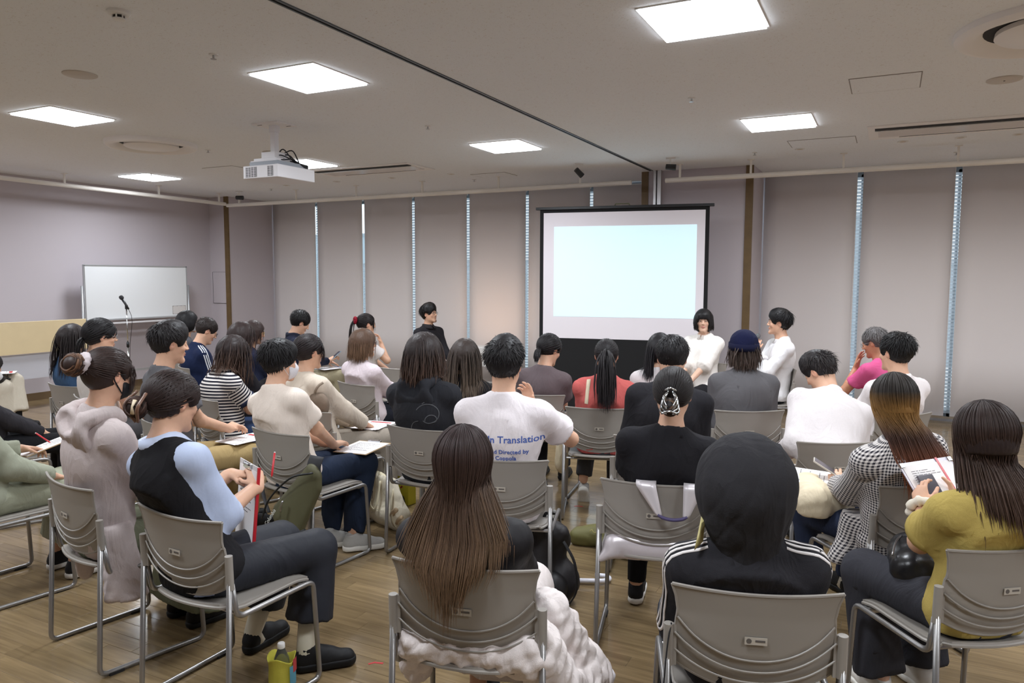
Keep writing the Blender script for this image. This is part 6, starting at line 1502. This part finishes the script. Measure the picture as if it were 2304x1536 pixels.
def letter(parent, body, size, mtx, m, name='lettering', font=None):
    cu = bpy.data.curves.new('lettering','FONT'); cu.body = body; cu.size = size; cu.extrude = .0004; cu.resolution_u = 2; cu.align_x = 'CENTER'
    tmp = bpy.data.objects.new('tmp', cu); COL.objects.link(tmp); me = bpy.data.meshes.new_from_object(tmp.evaluated_get(bpy.context.evaluated_depsgraph_get())); bpy.data.objects.remove(tmp)
    me.name = name; me.materials.append(m); o = bpy.data.objects.new(name, me); link(o, parent); o.matrix_local = mtx; return o
def basis(c, u, v):
    u = nrm(u); v = np.array(v,float); v = nrm(v-u*(u@v)); m = Matrix(np.array([u,v,np.cross(u,v)]).T.tolist()).to_4x4(); m.translation = Vector(c); return m
letter(t, 'Columbia', .034, basis((.105,-.378,.355),(.62,-.02,.78),(-.78,.0,.62)), mat('white_print',(220,220,214),.7))
# silvery bag hung over the chair of the woman with the claw clip
l,h_ = at('P26'); t = empty('silver_bag', l, h_, 'silvery white bag with broad straps hung over a chair back', 'bag')
silver = attr_mat('silver_cloth','col',.35,.5,noise=.03,nscale=200,bump=.08); silver.node_tree.nodes['Principled BSDF'].inputs['Metallic'].default_value = .25
def strap(x0,x1,xb,w0,w1,nm):
    G = []
    for q in np.linspace(0,1,16):
        z = np.interp(q,[0,.12,.2,.3,1],[.74,.800,.8125,.800,.675]); y = np.interp(q,[0,.12,.2,.3,1],[-.222,-.236,-.252,-.272,-.283]); x = np.interp(q,[0,.3,1],[x0,x0,xb]); w_ = np.interp(q,[0,.3,1],[w0,w0,w1])
        G.append([(x-w_/2,y,z),(x-w_*.2,y-.004,z),(x+w_*.2,y-.004,z),(x+w_/2,y,z)])
    MB().grid(np.array(G), .004).build(nm, mat('silver_strap',(226,220,224),.35,metal=.25), t, True)
strap(-.035,0,.025,.085,.022,'strap'); strap(.165,0,.135,.085,.022,'strap')
MB().tube(spline([(.020,-.284,.680),(.04,-.287,.668),(.08,-.288,.662),(.12,-.287,.668),(.140,-.284,.680)],14), .008, 8).build('grip', mat('purple_grip',(80,72,112),.6), t, True)
def f(F): F.cone((-.17,-.175,.49),(.17,-.175,.49),.055,.055,.03, sq=((0,1,0),1.5)); F.cone((-.18,-.19,.47),(-.235,-.20,.43),.03,.012,.03)
soft('bag_body', f, (-.32,-.32,.36), (.32,-.02,.62), .007, (216,208,212), t, 5, .005, silver)
# coral sweater's cream tote
l,h_ = at('P23'); t = empty('tote_bag', l, h_, 'cream tote bag hanging at the side of the coral sweater', 'bag')
def f(F): F.cone((-.27,.0,.60),(-.28,.02,.36),.075,.085,.03, sq=((1,0,0),1.9)); F.cone((-.27,.0,.64),(-.27,.0,.52),.045,.05,.01,'sub', sq=((1,0,0),2.2))
soft('bag_body', f, (-.45,-.25,.20), (-.12,.25,.78), .008, (216,202,172), t, 6, .005)
B = chair_of['P23']
pts = spline([B['nb']*.45+B['SL']*.55-B['up']*.12, B['nb']*.45+B['SL']*.55-B['up']*.02, B['nb']*.5+B['SL']*.5+B['up']*.0, B['nb']*.5+B['SL']*.5-B['fw']*.0],4)
st_ = ribbon_on(dict(garment=B['garment'], t=t), [np.array([-.080-.012*q,-.6,.985-.16*q]) for q in np.linspace(0,1,14)], [(0,1,0)]*14, .028, mat('cream_strap',(228,212,184),.8), 'strap', .003)
# brown sling on the beige blouse
l,h_ = at('P15'); t = empty('shoulder_bag', l, h_, 'small brown cloth bag slung on the back of the beige blouse', 'bag')
def f(F): F.cone((-.08,-.20,.86),(.10,-.20,.84),.075,.08,.03, sq=((0,1,0),1.9)); F.press(True, False, .020)
soft('bag_body', f, (-.28,-.36,.70), (.30,-.05,1.02), .007, (128,112,98), t, 7, .004)
B = chair_of['P15']; ribbon_on(dict(garment=B['garment'], t=t), [np.array([.06+.06*q,-.6,.88+.12*q]) for q in np.linspace(0,1,10)], [(0,1,0)]*10, .016, mat('brown_strap',(142,126,110),.7), 'strap', .003)
# black handbag by the left wall
l,h_ = at('P2'); t = empty('handbag', l, h_, 'black leather handbag on beige trousers near the left wall', 'bag')
def f(F): F.cone((-.14,.20,.62),(.16,.26,.63),.075,.075,.02, sq=((0,0,1),1.1)); F.cone((-.12,.30,.60),(.14,.34,.61),.06,.06,.03); F.cut((0,0,.572),(0,0,-1)); F.cut((0,0,.655),(0,0,1))
soft('bag_body', f, (-.32,.05,.48), (.34,.50,.76), .009, (30,30,32), t, 8, .004, leather)
MB().grid(np.array([[(.02+.018*w_, .12+.29*q, .662-.09*abs(q-.4)**2*2) for w_ in (-1,1)] for q in np.linspace(0,1,10)]), .006).build('strap', mat('black_leather',(28,28,30),.35), t, True)
# black pouch on the lap of the mustard knit
l,h_ = at('P34'); t = empty('pouch', l, h_, 'black soft leather pouch on the lap of the woman in mustard', 'bag')
def f(F): F.cone((-.10,.10,.60),(.02,.25,.60),.075,.085,.05, sq=((.2,.1,1),1.15)); F.cone((-.02,.06,.59),(.12,.14,.59),.07,.07,.05)
soft('bag_body', f, (-.38,-.10,.46), (.20,.42,.74), .006, (28,28,31), t, 9, .012, leather)
MB().tube(spline([(-.175,.12,.655),(-.10,.20,.672),(-.0,.29,.665)],12), .004, 6).build('zip_track', steel, t, True)
# cream bag on the lap of the gingham shirt
l,h_ = at('P33'); t = empty('cloth_bag', l, h_, 'cream cloth bag on the lap of the woman in gingham', 'bag')
def f(F): F.cone((-.25,.20,.60),(-.17,.38,.60),.085,.095,.05); F.cone((-.13,.20,.59),(-.06,.34,.59),.07,.075,.05); F.cut((0,0,.555),(0,0,-1))
soft('bag_body', f, (-.48,.05,.48), (.06,.58,.78), .006, (224,210,182), t, 10, .009)
# white cloth bag before the dark-haired phone user
l,h_ = at('P11'); t = empty('cloth_bag', l, h_, 'white cloth bag hugged by the dark-haired phone user', 'bag')
def f(F): F.cone((.10,.14,.82),(.13,.18,.62),.07,.085,.03, sq=((.3,1,0),1.5))
soft('bag_body', f, (-.06,-.02,.45), (.32,.36,.96), .009, (226,218,204), t, 11, .005)
MB().lathe([(.001,-.03),(.014,-.028),(.011,-.008),(.016,.008),(.012,.024),(.001,.028)], 10, (.17,.075,.66)).build('charm', mat('yellow_charm',(176,160,60),.6), t, True)

# --- things on the floor
t = empty('tote_bag', (-3.03,4.06,0), R(-24), 'cream canvas tote bag with black lettering slumped on the floor', 'bag')
def f(F):
    F.cone((-.15,0,.07),(.16,0,.07),.075,.075,.03); F.cone((-.14,.02,.08),(-.10,.02,.30),.07,.045,.05, sq=((0,1,0),1.3)); F.cone((.15,.02,.08),(.04,.02,.27),.075,.05,.05, sq=((0,1,0),1.3)); F.cone((0,.02,.08),(-.02,.02,.28),.09,.06,.06, sq=((0,1,0),1.2)); F.cut((0,0,.0),(0,0,-1)); F.ell((-.04,.03,.31),None,(.09,.035,.07),.02,'sub')
soft('bag_body', f, (-.32,-.18,-.01), (.34,.22,.42), .006, (224,214,192), t, 12, .006)
for k,(pts) in enumerate(([(-.10,-.045,.28),(-.085,-.075,.20),(-.045,-.092,.13),(.01,-.095,.11),(.035,-.09,.15),(.02,-.065,.22),(.0,-.04,.30)],[(.03,.06,.27),(.10,.0,.25),(.18,-.06,.16),(.22,-.07,.07),(.20,-.03,.03)])):
    P_ = spline(pts, 26); MB().tube(P_, .013, 8, flat=.25, up=(0,1,0)).build('handle', mat('canvas_handle',(230,218,186),.8), t, True)
MB().grid(np.array([[(-.12+.13*a, -.02+.02*b_, .30+.045*b_-.02*abs(a-.5)) for b_ in (0,1)] for a in np.linspace(0,1,6)]), .004).build('open_flap', mat('canvas_handle'), t, True)
letter(t, 'FI', .075, basis((-.045,-.088,.175),(.95,-.05,.22),(-.2,.25,.95)), mat('black_print',(40,40,44),.8))
for k in range(3):
    q = lines(.16,.06,1,20+k).build('small_print', mat('black_print'), t); q.matrix_local = basis((.03,-.095,.125-.028*k),(.97,-.02,.2),(-.2,.1,.97))
for k,(x,z) in enumerate(((.17,.10),(.24,.07))):
    MB().tube(spline([(x,-.05,z),(x+.03,-.06,z+.03),(x+.07,-.055,z+.06)],8), .016-.003*k, 8).build('beige_roll', mat('beige_cloth',(214,186,150),.8), t, True)
t = empty('paper_bag', (-3.20,4.50,0), R(-10), 'yellow and white patterned paper bag behind the canvas tote', 'bag')
MB().box((0,0,.16), (.20,.08,.32)).build('bag_body', mat('yellow_paper',(214,204,60),.7), t, bevel=.004)
MB().box((.02,-.0415,.26), (.14,.003,.10)).build('white_panel', paper, t)
mb = MB()
for k in range(9): mb.box((-.07+.05*(k%3),-.0425,.06+.07*(k//3)), (.024,.002,.012), [[.8,0,-.6],[0,1,0],[.6,0,.8]])
mb.build('red_pattern', mat('red_print',(170,50,44),.7), t)
t = empty('backpack', (-1.53,3.42,0), R(14), 'black backpack on the floor beside the chair of the white printed tee', 'backpack')
def f(F):
    F.cone((-.07,0,.12),(.05,0,.12),.115,.115,.04); F.cone((-.05,0,.20),(.03,.01,.34),.115,.085,.05, sq=((0,1,0),1.15)); F.cone((.03,-.03,.37),(.08,-.04,.385),.045,.035,.04); F.cut((0,0,.004),(0,0,-1))
soft('bag_body', f, (-.28,-.24,-.01), (.28,.24,.52), .0065, (40,37,39), t, 13, .012, nylon)
def f(F): F.cone((-.06,-.10,.13),(.05,-.10,.13),.075,.075,.03); F.cut((0,0,.012),(0,0,-1))
soft('front_pocket', f, (-.20,-.24,.0), (.20,.05,.26), .0065, (36,34,36), t, 14, .005, nylon)
MB().tube(spline([(.10,-.08,.36),(.16,-.10,.26),(.17,-.09,.12),(.13,-.08,.03)],16), .012, 8, flat=.35).build('strap', mat('strap_black',(30,29,31),.8), t, True)
MB().tube(spline([(-.02,0,.44),(0,0,.475),(.03,0,.44)],10), .008, 8).build('grab_handle', mat('strap_black'), t, True)
t = empty('umbrella', (-1.50,3.70,0), 0, 'white hooked umbrella handle lying on the floor beside the black backpack', 'umbrella')
hk = rounded([(-.02,-.02,.022),(.10,.035,.022),(.165,.065,.022),(.185,.11,.022),(.15,.135,.022),(.09,.115,.022)],.05,6)
MB().tube(hk, .0125, 12).build('handle', mat('white_gloss',(232,230,238),.2), t, True)
MB().tube([(-.02,-.02,.022),(-.42,-.20,.024)], [.005,.005], 8).build('shaft', steel, t, True)
MB().tube([(-.10,-.056,.026),(-.30,-.146,.03),(-.62,-.29,.02)], [.014,.026,.006], 12).build('canopy', mat('umbrella_cloth',(70,72,84),.7), t, True)
t = empty('duffel_bag', (-1.52,4.32,0), R(10), 'olive green cloth bag lying on the floor ahead of the umbrella handle', 'bag')
def f(F):
    F.cone((-.18,0,.05),(.20,.06,.09),.055,.095,.05); F.cone((.0,-.10,.04),(.22,-.06,.06),.045,.06,.05); F.cone((.05,.02,.12),(.20,.02,.15),.05,.05,.06); F.cut((0,0,.003),(0,0,-1)); F.ell((.06,-.11,.10),None,(.035,.04,.03),.01,'sub')
soft('bag_body', f, (-.30,-.24,-.01), (.36,.24,.26), .0065, (112,108,64), t, 15, .009, nylon)
P_ = [(-.10+.012*k, -.055+.004*math.sin(k*2.1), .105+.012*math.sin(k*1.7)+.003*k) for k in range(11)]
MB().tube(spline(P_,40), .0022, 5).build('yellow_script', mat('yellow_print',(190,178,110),.7), t, True)
MB().tube(spline([(.10,-.17,.02),(.2,-.20,.015),(.27,-.14,.03)],12), .012, 8, flat=.3).build('strap', mat('olive_strap',(104,98,66),.8), t, True)
MB().lathe([(.012,-.002),(.012,.002)], 12, (.17,-.19,.025), (0,1,.2)).build('buckle', chrome, t)
# bottle in its yellow pouch
t = empty('bottle_pouch', (-2.13,2.15,0), R(20), 'yellow cloth pouch at the bottom edge holding a plastic bottle', 'pouch')
G = []
for a in np.linspace(0,2*math.pi,29):
    G.append([(math.cos(a)*r_*(1+.05*math.sin(a*5+z*30)), math.sin(a)*r_*.9*(1+.05*math.cos(a*4)), z+(.012*math.sin(a*3) if z > .14 else 0)) for r_,z in ((.035,.002),(.050,.004),(.052,.06),(.050,.12),(.055,.150),(.057,.157),(.054,.155),(.047,.12),(.047,.03))])
MB().grid(np.array(G)).build('cloth_sleeve', mat('yellow_cloth',(204,196,76),.85,bump=.3,bscale=60,var=.08,vscale=30), t, True)
MB().grid(np.array([[(.058*math.cos(a),.056*math.sin(a),z) for z in (.05,.09,.13)] for a in np.linspace(-.6,.1,6)])).build('side_patch', mat('blue_patch',(90,150,170),.8), t, True)
MB().grid(np.array([[(.0585*math.cos(a),.0565*math.sin(a),z) for z in (.10,.13,.155)] for a in np.linspace(-.3,.3,5)])).build('red_patch', mat('red_patch',(180,60,60),.8), t, True)
t = empty('water_bottle', (-2.13,2.15,.004), 0, 'clear plastic bottle with a white cap in the yellow pouch', 'bottle')
MB().lathe([(.028,0),(.032,.01),(.032,.12),(.030,.145),(.016,.180),(.0125,.185),(.0125,.192)], 20).build('bottle_body', mat('clear_plastic',(235,240,236),.06,trans=.95), t, True)
MB().lathe([(.0145,.188),(.0150,.190),(.0150,.206),(.013,.209),(.001,.2095)], 20).build('cap', white_plastic, t, True, sharp=40)
# dark bag at the bottom edge
t = empty('denim_bag', (-.97,2.62,0), R(-20), 'dark navy bag with a pink lining at the bottom edge beside the white skirt', 'bag')
def f(F):
    F.cone((-.10,0,.05),(.14,-.02,.05),.055,.055,.04); F.cone((-.10,.02,.08),(-.06,.03,.16),.04,.03,.03); F.cone((0,.0,.07),(.12,-.02,.09),.04,.03,.03); F.cut((0,0,.003),(0,0,-1))
soft('bag_body', f, (-.24,-.16,-.01), (.28,.16,.24), .006, (36,42,54), t, 16, .010)
MB().tube(spline([(-.08,.03,.17),(-.03,.06,.19),(.03,.05,.12),(.08,.03,.10)],14), .012, 8, flat=.4).build('strap', mat('navy_strap',(40,46,58),.8), t, True)
MB().lathe([(.001,-.03),(.026,-.018),(.032,.004),(.022,.022),(.001,.028)], 14, (.035,.045,.135)).build('white_pompom', mat('pompom',(232,226,230),.9), t, True)
MB().box((-.05,-.06,.09), (.07,.02,.06)).build('pink_lining', mat('pink_cloth',(196,130,150),.8), t, bevel=.006)
# strips of red tape
for k,(x,y,a,lab) in enumerate(((-1.93,2.52,.3,'small strip of red tape on the floor near the black loafers'),(-1.98,5.02,.1,'small strip of red tape on the floor under the coral sweater chair'))):
    t = empty('floor_tape', (x,y,0), a, lab, 'tape'); MB().box((0,0,.0006), (.045,.011,.0012)).build('strip', red_pl, t); MB().box((-.030,-.010,.0006), (.022,.010,.0012), [[.8,-.6,0],[.6,.8,0],[0,0,1]]).build('strip', red_pl, t)
# black strap dangling from the hooded person's chair
l,h_ = at('P35'); t = empty('dangling_strap', l, h_, 'thin black strap hanging down the left post of the hooded person\'s chair', 'strap')
MB().tube(spline([(-.235,-.20,.675),(-.248,-.222,.60),(-.262,-.245,.40),(-.268,-.25,.20),(-.262,-.24,.06)],24), .006, 6, flat=.4).build('webbing', mat('strap_black'), t, True)
